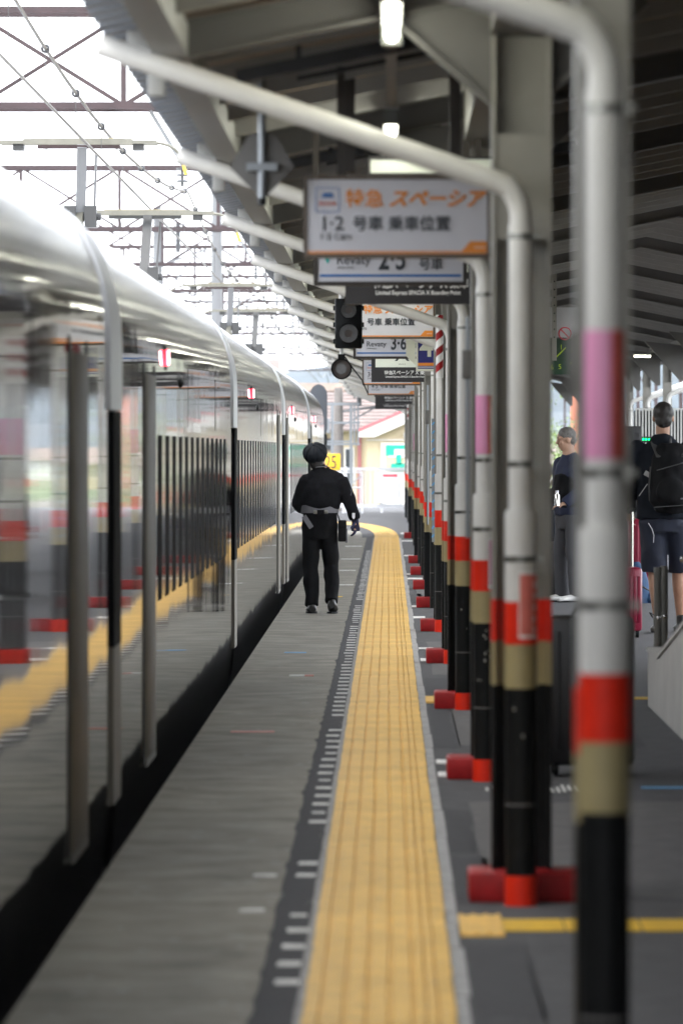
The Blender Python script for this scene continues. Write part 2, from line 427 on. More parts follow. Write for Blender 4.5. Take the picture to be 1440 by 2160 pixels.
# yellow branches to the posts
for yb, xe in ((19.36, .36), (36.8, .28)):
    b = MB(); b.bb(.224, xe, yb-.4, yb+.4, .0005, .008)
    nb = 4
    for k in range(nb):
        xx = .232+(xe-.24)*k/(nb-1); b.bb(xx-.006, xx+.006, yb-.39, yb+.39, .008, .013)
    struct(b.build('tactile_branch', m_tile))
for x0, x1 in ((.362, .55), (.556, .79), (.796, 1.0), (1.006, 2.2), (2.21, 3.6)):
    line(x0, x1, 19.4, .46, m_yline, platform)
for x0, x1 in ((.42, 1.4), (1.41, 3.0), (3.01, 5)): line(x0, x1, 37.1, .3, m_yline, platform)
line(1.12, 1.6, 27.3, .10, m_bluel, platform)
b = MB()
for k in range(16):
    x = .43+k*.026; b.bb(x, x+.011, 27.0+rnd.uniform(-.1, .1), 27.35+rnd.uniform(-.1, .15), .001, .0045)
b.build('painted_line', m_white, platform)
# patched asphalt between the strip and the columns
for x0, x1, y0, y1, mt in ((.235, .33, 22.9, 25.6, m_asph2), (.235, .36, 20.3, 22.7, m_asph2), (.34, 1.4, 20.6, 26.2, m_asph3), (.36, .70, 31.2, 35.6, m_asph3),
                           (.235, .35, 31, 36.2, m_asph2), (.235, .5, 37.8, 40.4, m_asph2), (.30, .55, 41, 48, m_asph3), (.235, .42, 16.2, 18.7, m_asph2),
                           (.31, .5, 51, 55, m_asph3), (1.45, 3.2, 21, 30, m_asph2), (.235, .34, 60.2, 64, m_asph2), (.8, 1.3, 31, 36, m_asph2), (.3, .46, 62, 70, m_asph3)):
    p = MB(); n = 9; vs = []
    for i in range(n+1): vs.append((x0+(x1-x0)*i/n, y0+rnd.uniform(-.08, .08), .0022))
    for i in range(n+1): vs.append((x1+rnd.uniform(-.012, .012), y0+(y1-y0)*i/n, .0022))
    for i in range(n+1): vs.append((x1-(x1-x0)*i/n, y1+rnd.uniform(-.08, .08), .0022))
    for i in range(n+1): vs.append((x0+rnd.uniform(-.008, .008), y1-(y1-y0)*i/n, .0022))
    p.add(vs, [tuple(range(len(vs)))]); struct(p.build('asphalt_patch', mt, smooth=False))
# gravelly flecks of worn paint on the dark strip
b = MB()
for k in range(260):
    x = rnd.gauss(-.238, .02) if k % 2 else rnd.gauss(.15, .03); y = rnd.uniform(15, 60)
    s = rnd.uniform(.002, .006); b.bb(x-s, x+s, y-s*2, y+s*2, .0155 if -.225 < x < .18 else .0072, .0165 if -.225 < x < .18 else .0082)
for k in range(150):
    x = rnd.uniform(-.9, -.37) if k % 3 else -.37-abs(rnd.gauss(0, .05)); y = 15+45*rnd.random()**1.6; sx = rnd.uniform(.006, .045); sy = rnd.uniform(.008, .05)
    P = [(x+sx*math.cos(a)*rnd.uniform(.4, 1), y+sy*math.sin(a)*rnd.uniform(.4, 1)) for a in [R(j*30) for j in range(12)]]
    b.add([(p, q, .0068) for p, q in P], [tuple(range(12))])
tag(b.build('paint_flecks', m_fleck), 'pale flecks of worn paint along the yellow strip', 'flecks', kind='stuff')

# ------------------------------------------------------------------ canopy
Z0 = 12.67; DZ = 7.6
def roofz(x): return 2.9+.2*(x+.95) if x <= 2.4 else 3.57-.2*(x-2.4)
canopy = thing('platform_canopy', 'long pitched platform canopy of ribbed brown sheet on grey steel rafters', 'canopy', (0, 0, 0))
Y0 = 13.02-7*DZ; NB = 25  # unseen bays added behind the camera to block light from there
def roof_bay(xa, xb, ym, mat, zl=0):
    m = MB(); pit = DZ/23; prof = []
    for k in range(23):
        y = k*pit
        prof += [(y, .1), (y+pit*.30, .1), (y+pit*.42, 0), (y+pit*.88, 0)]
    prof.append((DZ, .1)); n = len(prof); vs = []
    for x in (xa, xb):
        vs += [(x, y, roofz(x)+z+zl) for y, z in prof]
    m.add(vs, [(i, i+1, n+i+1, n+i) for i in range(n-1)])
    return m.mesh('roof_panel', mat, smooth=False)
rl = roof_bay(-.74, 2.4, 0, m_roof); rr = roof_bay(2.401, 4.62, 0, m_roof); re = roof_bay(-.96, -.741, 0, m_eave)
# rafter with bottom flange, eave bracket
def rafter_mesh():
    m = MB()
    for xa, xb in ((-.70, 2.4), (2.4, 4.6)):
        za, zb = roofz(xa)-.02, roofz(xb)-.02
        for dz0, dz1, w in ((-.13, -.118, .12), (-.118, -.012, .012), (-.012, 0, .13)):
            m.add([(xa, -w/2, za+dz0), (xa, w/2, za+dz0), (xa, w/2, za+dz1), (xa, -w/2, za+dz1), (xb, -w/2, zb+dz0), (xb, w/2, zb+dz0), (xb, w/2, zb+dz1), (xb, -w/2, zb+dz1)],
                  [(0, 1, 2, 3), (4, 7, 6, 5), (0, 4, 5, 1), (1, 5, 6, 2), (2, 6, 7, 3), (3, 7, 4, 0)])
    return m.mesh('rafter', m_steel, smooth=False)
rm = rafter_mesh()
m = MB()
for xa, xb in ((-.70, 2.4), (2.4, 4.6)):
    za, zb = roofz(xa)-.02, roofz(xb)-.02
    for dz0, dz1, w in ((-.07, 0, .05),):
        m.add([(xa, -w/2, za+dz0), (xa, w/2, za+dz0), (xa, w/2, za+dz1), (xa, -w/2, za+dz1), (xb, -w/2, zb+dz0), (xb, w/2, zb+dz0), (xb, w/2, zb+dz1), (xb, -w/2, zb+dz1)],
              [(0, 1, 2, 3), (4, 7, 6, 5), (0, 4, 5, 1), (1, 5, 6, 2), (2, 6, 7, 3), (3, 7, 4, 0)])
pm = m.mesh('purlin', m_ltsteel, smooth=False)
m = MB(); m.bb(-.775, -.665, .08, DZ-.08, 2.805, 2.915); ebm = m.mesh('eave_beam', m_ltsteel)
m = MB(); m.bb(.34, .53, .1, DZ-.1, 2.88, 3.12); clb = m.mesh('column_beam', m_steel)
m = MB(); m.bb(4.27, 4.46, .1, DZ-.1, 2.88, 3.12); clb2 = m.mesh('column_beam', m_steel)
m = MB(); m.bb(-.80, -.745, -.05, .05, 2.68, 2.93); m.bb(-.87, -.80, -.012, .012, 2.80, 2.9); ebr = m.mesh('eave_bracket', m_ltsteel, bevel=.004)
m = MB(); m.prism([(-1.0, 2.80), (-1.0, 2.92), (-.985, 2.92), (-.985, 2.815), (-.9, 2.815), (-.9, 2.90), (-.885, 2.90), (-.885, 2.80)], 'Y', 0, DZ-.02)
gum = m.mesh('gutter', m_ltsteel, smooth=False)
m = MB(); m.prism([(4.64, 3.02), (4.64, 3.12), (4.76, 3.12), (4.76, 3.02)], 'Y', 0, DZ-.02); gum2 = m.mesh('gutter', m_ltsteel, smooth=False)
m = MB(); m.prism([(.345, 2.98), (.345, 2.66), (.33, 2.66), (.02, 2.93), (.02, 2.98)], 'Y', -.006, .006); m.prism([(.335, 2.65), (.01, 2.93), (.02, 2.945), (.345, 2.665)], 'Y', -.045, .045)
gus = m.mesh('gusset_brace', m_steel)
m = MB(); m.prism([(.535, 2.98), (.535, 2.70), (.55, 2.70), (.86, 3.0), (.86, 3.06)], 'Y', -.006, .006); m.prism([(.55, 2.69), (.87, 2.99), (.86, 3.005), (.535, 2.705)], 'Y', -.045, .045)
gus_b = m.mesh('gusset_brace', m_steel)
m = MB(); m.prism([(4.26, 3.0), (4.26, 2.5), (4.2, 2.5), (3.7, 3.06)], 'Y', -.05, .05); gus2 = m.mesh('gusset_brace', m_steel)
m = MB(); m.prism([(4.45, 3.08), (4.45, 2.96), (4.47, 2.96), (4.60, 3.08)], 'Y', -.05, .05)
gus2_b = m.mesh('gusset_brace', m_steel)
for k in range(NB):
    y = Y0+k*DZ
    inst('roof_panel', rl, canopy, (0, y, 0)); inst('roof_panel', rr, canopy, (0, y, 0)); inst('roof_panel', re, canopy, (0, y, .0))
    inst('rafter', rm, canopy, (0, y, 0)); 
    for dy in (1.27, 2.53, 3.8, 5.07, 6.33): inst('purlin', pm, canopy, (0, y+dy, 0))
    inst('eave_beam', ebm, canopy, (0, y, 0)); inst('column_beam', clb, canopy, (0, y, 0)); inst('column_beam', clb2, canopy, (0, y, 0))
    inst('eave_bracket', ebr, canopy, (0, y, 0))
    inst('gutter', gum2, canopy, (0, y, 0))
    
    for gq in (gus, gus_b, gus2, gus2_b): inst('gusset_brace', gq, canopy, (0, y, 0))
YE = Y0+NB*DZ
YG = Y0+21*DZ-7.4
m = MB(); m.bb(0, .215, 0, .02, 0, .3); gpm = None
k = 0; x0 = 1.2
while x0 < 4.3:
    zt = min(roofz(x0), roofz(x0+.215))-.02
    m = MB(); m.bb(x0, x0+.215, YG, YG+.02, 2.88, zt); m.build('gable_board', m_steel, canopy); x0 += .225

# unseen panels added to darken the right side, stopping before the far open bays
wm = MB(); wm.bb(4.80, 4.92, .02, DZ-.02, 0, 3.2); wmm = wm.mesh('unseen_shade_panel', m_steel)
for k in range(11): inst('unseen_shade_panel', wmm, canopy, (0, Y0+k*DZ, 0))

# ------------------------------------------------------------------ columns and drain pipes
def hprof(w, d, t=.014): # H section: flanges left and right, web between
    return [(-w/2, -d/2), (-w/2+t, -d/2), (-w/2+t, -t/2), (w/2-t, -t/2), (w/2-t, -d/2), (w/2, -d/2), (w/2, d/2), (w/2-t, d/2), (w/2-t, t/2), (-w/2+t, t/2), (-w/2+t, d/2), (-w/2, d/2)]
def make_column(name, w, label):
    t = thing(name, label, 'column', (0, 0, 0), 0, 'canopy columns in a row along the platform')
    P = hprof(w, .17)
    for nm, z0, z1, mt in (('steel_shaft', 1.0, 2.88, m_col), ('red_band', .86, 1.0, m_red), ('khaki_band', .715, .86, m_khaki), ('black_base', .1005, .715, m_blk)):
        b = MB(); b.prism(P, 'Z', z0, z1); b.build(nm, mt, t, smooth=False)
    b = MB(); b.bb(-w/2+.014, w/2-.014, -.078, -.066, 2.2, 2.55); b.build('cover_plate', m_col, t)
    b = MB(); b.bb(-.178, .24, -.24, .12, 0, .1); b.build('red_block', m_dred, t, bevel=.01)
    return t
colA = make_column('canopy_column', .2, 'broad grey canopy column, closest full column to the camera, red white and black bands')
colB = make_column('canopy_column', .135, 'x'); colF = make_column('canopy_column', .112, 'narrow grey canopy column partly hidden behind the large foreground downpipe')
def make_pipe(label, e=0):
    t = thing('drain_pipe', label, 'drain pipe', (0, 0, 0), 0, 'white drain pipes running down the canopy columns')
    b = MB(); pts = [(-1.385, 0, .49+2.34), (-.1, 0, 2.387)]
    for k in range(1, 7):
        a = R(19+(90-19)*k/6); pts.append((-.1+.095*math.sin(a)*1.05, 0, 2.387-.095*(1-math.cos(a))-.03*k/6))
    pts.append((0, 0, 2.24)); pts[-2] = (0, 0, 2.27)
    b.tube(pts, .0365, 16); b.build('sloping_pipe', m_pipe, t)
    b = MB(); b.tube([(0, 0, 1.30+e), (0, 0, 2.239)], .040, 20); b.build('upper_pipe', m_pipe, t)
    b = MB(); b.tube([(0, 0, 1.0+e), (0, 0, 1.285+e), (0, 0, 1.30+e)], [.053, .053, .050], 20); b.build('lower_pipe', m_pipe, t)
    for nm, z0, z1, mt, r in (('red_band', .86+e, .9995+e, m_red, .0532), ('khaki_band', .715+e, .8595+e, m_khaki, .0525), ('black_sleeve', .10, .7145+e, m_blk, .0505)):
        b = MB(); b.tube([(0, 0, z0), (0, 0, z1)], r, 20); b.build(nm, mt, t)
    b = MB(); b.tube([(0, 0, .0), (0, 0, .0995)], .054, 20); b.build('red_collar', m_red, t)
    for z, r in ((1.452, .042), (1.14+e, .055), (2.20, .042)):
        b = MB(); b.tube([(0, 0, z-.009), (0, 0, z+.009)], r, 20); b.box((r+.006, -.01, z), (.03, .02, .016)); b.bb(-.006, .006, r*.6, .27, z-.006, z+.006)
        b.build('pipe_clamp', m_clamp, t)
    b = MB(); b.tube([(0, 0, .33), (0, 0, .336)], .0515, 20); b.build('joint_ring', m_asph3, t)
    return t
pipe0 = make_pipe('white drain pipe with pink wrap, largest and blurred at right foreground', .04)
pipe1 = make_pipe('white drain pipe with red notice, second from the camera, beside the broad column')
PX = .445; PIPES = []
for i in range(0, 18):
    z = Z0+i*DZ
    if i == 1: c = colA
    elif i == 0: c = colF
    elif i == 2: c = colB; c['label'] = 'banded grey canopy column behind the third white drain pipe counting from the camera'
    else: c = dup(colB if i % 3 else colA, (0, 0, 0), skip=('red_block',) if i in (10, 11) or i > 12 else (), label=f'banded grey canopy column behind the {ORD[i]} white drain pipe counting from the camera')
    c.location = (PX+(.006 if i == 0 else 0), z+.35, 0)
    if i == 0: p = pipe0; p.location = (PX, z, 0)
    else:
        if i >= 16: lab = 'white drain pipe near the white end fence, ' + ('last of the row' if i == 17 else 'next to last in the row')
        else: lab = f'white drain pipe with red and black bands, {ORD[i]} in the row from the camera'
        p = pipe1 if i == 1 else dup(pipe1, (0, 0, 0), label=lab, skip=('red_collar',) if i > 5 else ())
        p.location = (PX+rnd.uniform(-.012, .0), z, 0)
        if i > 5:
            b = MB(); b.tube([(0, 0, 0), (0, 0, .0995)], .051, 16); b.build('sleeve_foot', m_blk, p)
    PIPES.append(p)
for i, p in enumerate(PIPES):
    def st(name, r, z0, z1, a0, a1, mt, lab=None):
        b = MB(); b.arc((0, 0), r, z0, z1, a0, a1); o = b.build(name, mt, p)
        if lab: o['label'] = lab
        return o
    if i in (0, 2, 4, 7, 11):
        st('pink_sticker', .0415, 1.48, 1.745, -190, -74, m_pink); st('red_sticker', .0418, 1.48, 1.745, -73, 20, m_rsti)
    if i in (1, 4, 2, 8):
        r = .0545; a0, a1 = (-95, -20) if i != 2 else (-70, 0)
        st('white_border', r, .88 if i == 1 else .87, 1.10, a0-4, a1+4, m_paper); st('red_notice', r+.0008, .89, 1.09, a0, a1, m_rsti2 if i != 2 else m_pink)
        for k in range(5):
            st('print', r+.0014, .90+k*.037, .915+k*.037, a1-22, a1-12, m_paper)
    if i in (2, 1, 3):
        q = random.Random(i)
        for k in range(16 if i == 2 else 2):
            a0 = q.uniform(-135, -40); z0 = q.uniform(.45, .68); w_ = q.uniform(3, 11); st('paint_chip', .0508, z0, z0+q.uniform(.003, .014), a0, a0+w_, m_fleck)
# mirrored row on the far side of the island
for k, i in enumerate((10, 11, 12, 13)):
    z = Z0+i*DZ
    dup(colB, (4.37, z+.35, 0), label=f'plain canopy column on the far right side by the bright openings, {["nearest", "second nearest", "third", "farthest"][k]} of them')
    dup(pipe1, (4.37, z, 0), math.pi, label=f'white drain pipe bending down the far right columns, {["nearest", "second nearest", "third", "farthest"][k]} of that row', skip=('pink_sticker', 'red_sticker', 'red_notice', 'white_border', 'print'))
# striped guard sheet on the fifth column, blue cable cover on the seventh, slim grey conduits
t = thing('striped_guard', 'red and white diagonally striped guard wrapped on a column beside the orange sign', 'guard', (.36, 43.1, 2.0))
b = MB(); b.tube([(0, 0, 0), (0, 0, .44)], .026, 16); b.build('white_sleeve', m_paper, t)
for k in range(4):
    b = MB(); n = 10; z = .02+k*.11
    vs = []
    for j in range(n+1):
        a = R(-200+220*j/n); dz = .07*j/n
        for q in (0, .055): vs.append((.0266*math.cos(a), .0266*math.sin(a), min(.44, z+dz+q)))
    b.add(vs, [(2*j, 2*j+2, 2*j+3, 2*j+1) for j in range(n)]); b.build('red_stripe', m_dred, t)
t2 = dup(t, (.36, 107.2, 2.02), label='small distant red and white striped guard below the far black signs')
t = thing('notice_strip', 'narrow pale blue patterned vertical strip fixed to a column behind the pink wrapped pipe', 'strip', (.365, 49.9, .75))
b = MB(); b.bb(-.012, .012, -.006, .006, 0, 1.0); b.build('backing', m_galv, t)
for k in range(14):
    b = MB(); b.box((rnd.uniform(-.004, .004), -.007, .05+k*.07), (.012, .002, .03), Matrix.Rotation(R(35), 3, 'Y')); b.build('fleck', m_bluel, t)
for k, (x, y, z0, z1) in enumerate(((.402, 12.98, 1.0, 1.86), (.36, 27.9, 1.1, 2.1), (.37, 57.5, .8, 2.1))):
    t = thing('electric_conduit', ['grey electric conduit with switch box left of the large foreground pipe', 'thin grey electric conduit on the third column', 'thin grey electric conduit on a middle distance column'][k], 'conduit', (x, y, z0))
    b = MB(); b.tube([(0, 0, 0), (0, 0, z1-z0)], .010, 10); b.build('conduit', m_galv, t)
    b = MB(); b.bb(-.025, .015, -.02, .02, (z1-z0)*.72, (z1-z0)*.72+.13); b.build('switch_box', m_steel, t, bevel=.004)

# ceiling lights, every bay above the strip
lt = thing('ceiling_light', 'lit fluorescent tube fixture under the canopy at the very top of the view', 'light', (0.012, 19.6, 2.88), 0, 'fluorescent tubes under the canopy')
b = MB(); b.tube([(0, -.95, 0), (0, .95, 0)], .022, 12); b.build('tube', m_tube, lt)
b = MB(); b.bb(-.032, .032, -1.05, 1.05, .03, .075); b.build('fixture_body', m_ltsteel, lt)
for s in (-1, 1):
    b = MB(); b.bb(-.033, .033, s*1.0-.045, s*1.0+.045, -.03, .0295); b.build('end_cap', m_diff, lt)
b = MB(); b.bb(-.02, .02, 1.06, 6.5, .04, .07); b.build('conduit', m_steel, lt)
for s in (-.7, .7):
    b = MB(); b.bb(-.006, .006, s-.006, s+.006, .075, .24); b.build('hanger', m_steel, lt)
for k in range(1, 9): dup(lt, (0.012, 19.0+k*DZ, 2.88), label=('second fluorescent tube fixture, lit behind the near sloping pipe' if k == 1 else f'lit fluorescent tube fixture above the signs, {ORD[k]} from the camera'))
for yy in (12.0,): dup(lt, (0.012, yy, 2.88), label='unseen fluorescent tube fixture added before the first visible one for light', skip=())  # out-of-frame repeat of the row, added to brighten the near ground
q_ = dup(lt, (3.70, 90, 2.86), R(-60), label='small lit fluorescent tube under the far right eave', skip=('conduit',)); q_.scale = (.5, .15, .5)
# dark channels slung under the roof
for k, (y, xa, xb) in enumerate(((21.9, -.54, .35), (28.9, -.5, .42), (33, .2, 1.0))):
    t = thing('support_channel', ['black steel channel slung under the roof above the near pipe', 'black steel channel under the roof just above the nearest sign', 'black steel channel under the roof right of the second column'][k], 'steel channel', (0, y, 0))
    b = MB(); b.beam((xa, 0, roofz(xa)-.16), (xb, 0, roofz(xb)-.16), .06, .05); b.build('channel', m_blksteel, t)
    b = MB(); b.beam((xa+.2, 1.1, roofz(xa+.2)-.14), (xb+.1, 1.1, roofz(xb+.1)-.14), .05, .018); b.build('rail', m_blksteel, t)
    for q in (.25, .8):
        x = xa+(xb-xa)*q; b = MB(); b.bb(x-.01, x+.01, -.01, .01, roofz(x)-.134, roofz(x)+.02); b.build('rod', m_blksteel, t)

# ------------------------------------------------------------------ hanging signs
GS = 'boarding signs hung over the platform'
def sign(label, cx, y, z0, w, h, frame, face, d=.10, fw=.018, hang=(-.25, .25), hangw=.03, hm=None):
    t = thing('hanging_sign', label, 'sign', (cx, y, z0), 0, GS)
    b = MB(); b.bb(-w/2, -w/2+fw, -d/2, d/2, 0, h); b.bb(w/2-fw, w/2, -d/2, d/2, 0, h)
    b.bb(-w/2+fw, w/2-fw, -d/2, d/2, 0, fw); b.bb(-w/2+fw, w/2-fw, -d/2, d/2, h-fw, h)
    b.build('frame', frame, t, smooth=False)
    b = MB(); b.bb(-w/2+fw, w/2-fw, -d/2+.006, d/2-.006, fw, h-fw); b.build('face', face, t)
    top = roofz(cx)-.05-z0
    for hx in hang:
        b = MB(); b.bb(hx-hangw/2, hx+hangw/2, -hangw/2, hangw/2, h, top+.2*hx); b.build('hanger', hm or m_dbrown, t)
    t['d'] = d
    return t
def F(t): return -t['d']/2+.003
def spacia(label, y, z0, cx, cars, w=.83, h=.37):
    t = sign(label, cx, y, z0, w, h, m_brownfr, m_face, fw=.018*w/.83, hang=(-.25*w/.83, .25*w/.83))
    t.scale = (w/.83, 1, h/.37); t.scale.y = 1
    for ch in kids(t): ch.scale = (.83/w, 1, .37/h)
    w, h = .83, .37
    f = F(t); L = -w/2
    b = MB(); b.bb(L+.02, w/2-.02, f-.001, f+.001, .02, .030); b.add([], [])
    b.prism([(w/2-.132, .030), (w/2-.092, .075), (w/2-.02, .075), (w/2-.02, .030)], 'Y', f-.001, f+.001); b.build('orange_stripe', m_orange, t)
    b = MB(); x0, x1, z1, z2 = L+.055, L+.16, .205, .315
    for a in ((x0, x1, z1, z1+.003), (x0, x1, z2-.003, z2), (x0, x0+.003, z1, z2), (x1-.003, x1, z1, z2)): b.bb(a[0], a[1], f-.001, f+.001, a[2], a[3])
    b.build('emblem_border', m_bluestr, t)
    b = MB(); b.prism([(x0+.025, .278), (x0+.035, .292), (x1-.035, .292), (x1-.025, .278)], 'Y', f-.001, f+.001); b.bb(x0+.025, x1-.025, f-.001, f+.001, .27, .276); b.build('emblem_mark', m_bluestr, t)
    text('SPACIA', .024, m_redl, (x0+x1)/2, f, .236, t, 'CENTER', .0006)
    text('特急', .086, m_orange, L+.185, f, .235, t, bold=.0012)
    text('スペーシア', .086, m_orange, L+.375, f, .235, t, bold=.0028, shear=.28, xs=.98)
    text(cars, .088, m_ink, L+.07, f, .125, t, bold=.0008); text('号車 乗車位置', .071, m_ink, L+.215, f, .128, t, bold=.0012, xs=.98)
    text(cars.replace('·', '·')+' Cars', .042, m_ink, L+.07, f, .083, t)
    text('SPACIA', .014, m_swhite, w/2-.052, f-.0012, .042, t, 'CENTER')
    return t
def P3(px, py, y): return (px-818)*y/13000, 1.5-(py-948)*y/13000
s1 = spacia('large nearest sign with orange title lettering and 1·2 car position, brown frame', 24.2, *P3(837.5, 545, 24.2)[::-1], '1·2', w=395*24.2/13000, h=174*24.2/13000)
spacia('middle distance sign with orange title and car 3 position, partly behind the black signal', 49.4, *P3(820, 715, 49.4)[::-1], '2·3', w=194*49.4/13000, h=86*49.4/13000)
spacia('distant orange lettered sign with brown frame mostly hidden behind a black sign', 71, *P3(826, 813, 71)[::-1], '3·4', w=124*71/13000, h=56*71/13000)
spacia('small distant white sign with a number 4 peeking out below and behind', 86, *P3(826, 834, 86)[::-1], '4·5', w=103*86/13000, h=46*86/13000)
def revaty(label, y, z0, cx, num, w=.82, h=.36, k=1):
    t = sign(label, cx, y, z0, w, h, m_dbrown, m_face, fw=.022); t.scale = (k, 1, k)
    f = F(t); L = -w/2
    b = MB(); b.bb(L+.033, w/2-.033, f-.001, f+.001, .047, .060); b.build('blue_stripe', m_bluestr, t)
    b = MB(); b.prism([(L+.05, .165), (L+.075, .115), (L+.095, .165), (L+.082, .14)], 'Y', f-.001, f+.001); b.build('teal_mark', m_teal, t)
    text('Revaty', .068, m_ink, L+.12, f, .115, t); text('LIMITED EXPRESS', .012, m_ink, L+.125, f, .092, t)
    text(num, .165, m_ink, L+.345, f, .088, t, bold=.004, xs=.72); text('号車', .066, m_ink, L+.56, f, .09, t, bold=.001)
    return t
revaty('white sign with blue stripe and large 2·5 directly below the nearest sign', 31, *P3(823, 603, 31)[::-1], '2·5', k=323*31/13000/.82)
revaty('white sign with blue stripe and large 3·6 below the second orange lettered sign', 54, *P3(838, 757, 54)[::-1], '3·6', k=186*54/13000/.82)
def blacksign(label, y, xa, xb, yb, w=.79, h=.52):
    cx, z0 = P3((xa+xb)/2, yb, y); k = (xb-xa)*y/13000/w
    t = sign(label, cx, y, z0, w, h, m_sblack, m_sblack, fw=.02, hang=(-.3, .3)); t.scale = (k, 1, k)
    f = F(t); L = -w/2
    b = MB(); b.bb(L+.055, w/2-.02, f-.001, f+.001, .20, h-.03); b.build('white_panel', m_face2, t)
    text('X', .26, m_ink, .02, f-.0012, .285, t, 'CENTER', xs=1.1); text('SPACIA X', .022, m_ink, .02, f-.0012, .235, t, 'CENTER')
    text('特急', .058, m_swhite, L+.175, f, .105, t, bold=.0012); text('スペーシア X 乗車口', .066, m_swhite, L+.275, f, .105, t, bold=.0014, xs=.92)
    text('Limited Express SPACIA X Boarding Point', .036, m_swhite, L+.19, f, .06, t, bold=.0007, xs=.86)
    return t
blacksign('black boarding sign with white English line, nearest of the black signs', 34.4, 728, 993, 642)
blacksign('black boarding sign with white upper panel below the 3·6 sign', 64.6, 783, 906, 806)
blacksign('distant black boarding sign just below the brown framed one, upper of the last three', 95, 789, 885, 837)
blacksign('distant black boarding sign between two others, middle of the last three', 102.6, 792, 877, 852.5)
blacksign('farthest and lowest black boarding sign at the end of the row', 110, 791, 867, 863)
# lit white box above the nearest sign
t = sign('pale lit sign box glimpsed above the nearest sign behind the pipe', .20, 27.4, 2.715, .58, .085, m_sblack, m_face2, fw=.012, hang=(-.2, .2)); t['label'] = 'pale sign box with black top edge glimpsed above the nearest sign behind the pipe'
# dark hanger posts
for k, (x, y, z0, w) in enumerate(((-.165, 24.5, 2.60, .068), (.265, 24.5, 2.60, .045), (.35, 27.6, 2.60, .03), (-.32, 27.4, 2.60, .025))):
    b = MB(); b.bb(x-w/2, x+w/2, y-.03, y+.03, z0, roofz(x)-.03)
    tag(b.build('hanger_post', m_dbrown), ['thick dark brown hanger post above the left half of the nearest sign', 'dark brown hanger post above the right half of the nearest sign', 'thin dark brown post right of the two hanger posts by the column', 'thin dark brown post above the left corner of the nearest sign'][k], 'hanger post', 'dark hanger posts under the roof')
# platform number
t = thing('platform_number_sign', 'navy blue sign with big cream 4 and orange stripe in a cream frame', 'sign', (81*52/13000, 52, 1.5+165*52/13000), 0)
w, h = .145, .33
b = MB(); b.bb(-w/2-.016, -w/2, -.04, .04, 0, h); b.bb(w/2, w/2+.016, -.04, .04, 0, h); b.bb(-w/2, w/2, -.04, .04, 0, .02); b.bb(-w/2, w/2, -.04, .04, h-.02, h); b.build('frame', m_cream, t, smooth=False)
b = MB(); b.bb(-w/2, w/2, -.03, .03, .02, h-.02); b.build('face', m_navy, t)
b = MB(); b.bb(-w/2, w/2, -.032, -.029, .045, .07); b.build('orange_stripe', m_orange, t)
b = MB(); b.bb(-w/2, w/2, -.032, -.029, .03, .038); b.build('mauve_stripe', m_face, t)
text('4', .235, m_cream, 0, -.031, .125, t, 'CENTER', bold=.004)
b = MB(); b.prism([(-w/2-.10, .13), (-w/2-.10, h+.1), (-w/2-.02, h+.1), (-w/2-.02, .05)], 'Y', .06, .075); b.build('side_panel', m_cream, t)
b = MB(); b.bb(-.02, .02, -.01, .01, h, roofz(.43)-2.22-.02); b.build('hanger', m_cream, t)
t4 = dup(t, (.42, 88, 2.33), label='tiny distant platform number sign, orange edge showing above the far black signs')
# two-lamp signal and round lamp
t = thing('departure_signal', 'black two lamp signal hanging from a pale pole in front of the orange lettered sign', 'signal', (-.30, 47, 2.27)); t.scale = (.904, .904, .904)
b = MB(); b.bb(-.115, .115, -.05, .08, 0, .42); b.build('housing', m_blk, t, bevel=.015)
for zz, r in ((.125, .085), (.32, .072)):
    b = MB(); n = 20
    b.tube([(0, -.052, zz), (0, -.13, zz)], r, n, caps=False); b.tube([(0, -.13, zz), (0, -.052, zz)], r-.006, n, caps=False); b.build('visor', m_blk, t)
    b = MB(); b.tube([(0, -.056, zz), (0, -.051, zz)], r-.006, n); b.build('lens', m_lamp, t)
    b = MB(); b.tube([(0, -.06, zz), (0, -.056, zz)], r*.4, n); b.build('reflector', m_lampr, t)
for zz in (.06, .2, .34):
    b = MB(); b.bb(.115, .13, -.03, .03, zz-.02, zz+.02); b.bb(-.13, -.115, -.02, .03, zz-.02, zz+.02); b.build('hinge', m_blk, t)
b = MB(); b.tube([(-.06, .03, .42), (-.06, .03, (roofz(-.36)-2.27)/.904-.02)], .022, 12); b.build('pole', m_pipe, t)
t = thing('round_signal', 'round black signal lamp hanging below the two lamp signal', 'signal', (-.355, 47.1, 2.115)); t.scale = (.904, .904, .904)
b = MB(); b.tube([(0, .06, 0), (0, -.05, 0)], .088, 24); b.tube([(0, -.05, 0), (0, -.10, 0)], .088, 24, False); b.tube([(0, -.10, 0), (0, -.05, 0)], .078, 24, False); b.build('housing', m_blk, t)
b = MB(); b.tube([(0, -.056, 0), (0, -.051, 0)], .076, 20); b.build('lens', m_lampr, t)
b = MB(); b.tube([(0, -.06, 0), (0, -.056, 0)], .045, 20); b.build('bulb', m_lamp, t)
b = MB(); b.bb(-.03, .03, -.02, .02, .08, .125); b.build('bracket', m_blk, t)
b = MB(); b.tube([(0, .02, .125), (0, .02, .23)], .018, 12); b.build('pole', m_pipe, t)
b = MB(); b.tube([(.03, 0, .1), (.1, .02, .0), (.17, .05, -.09), (.22, .3, -.2)], .006, 8); b.build('cable', m_blk, t)
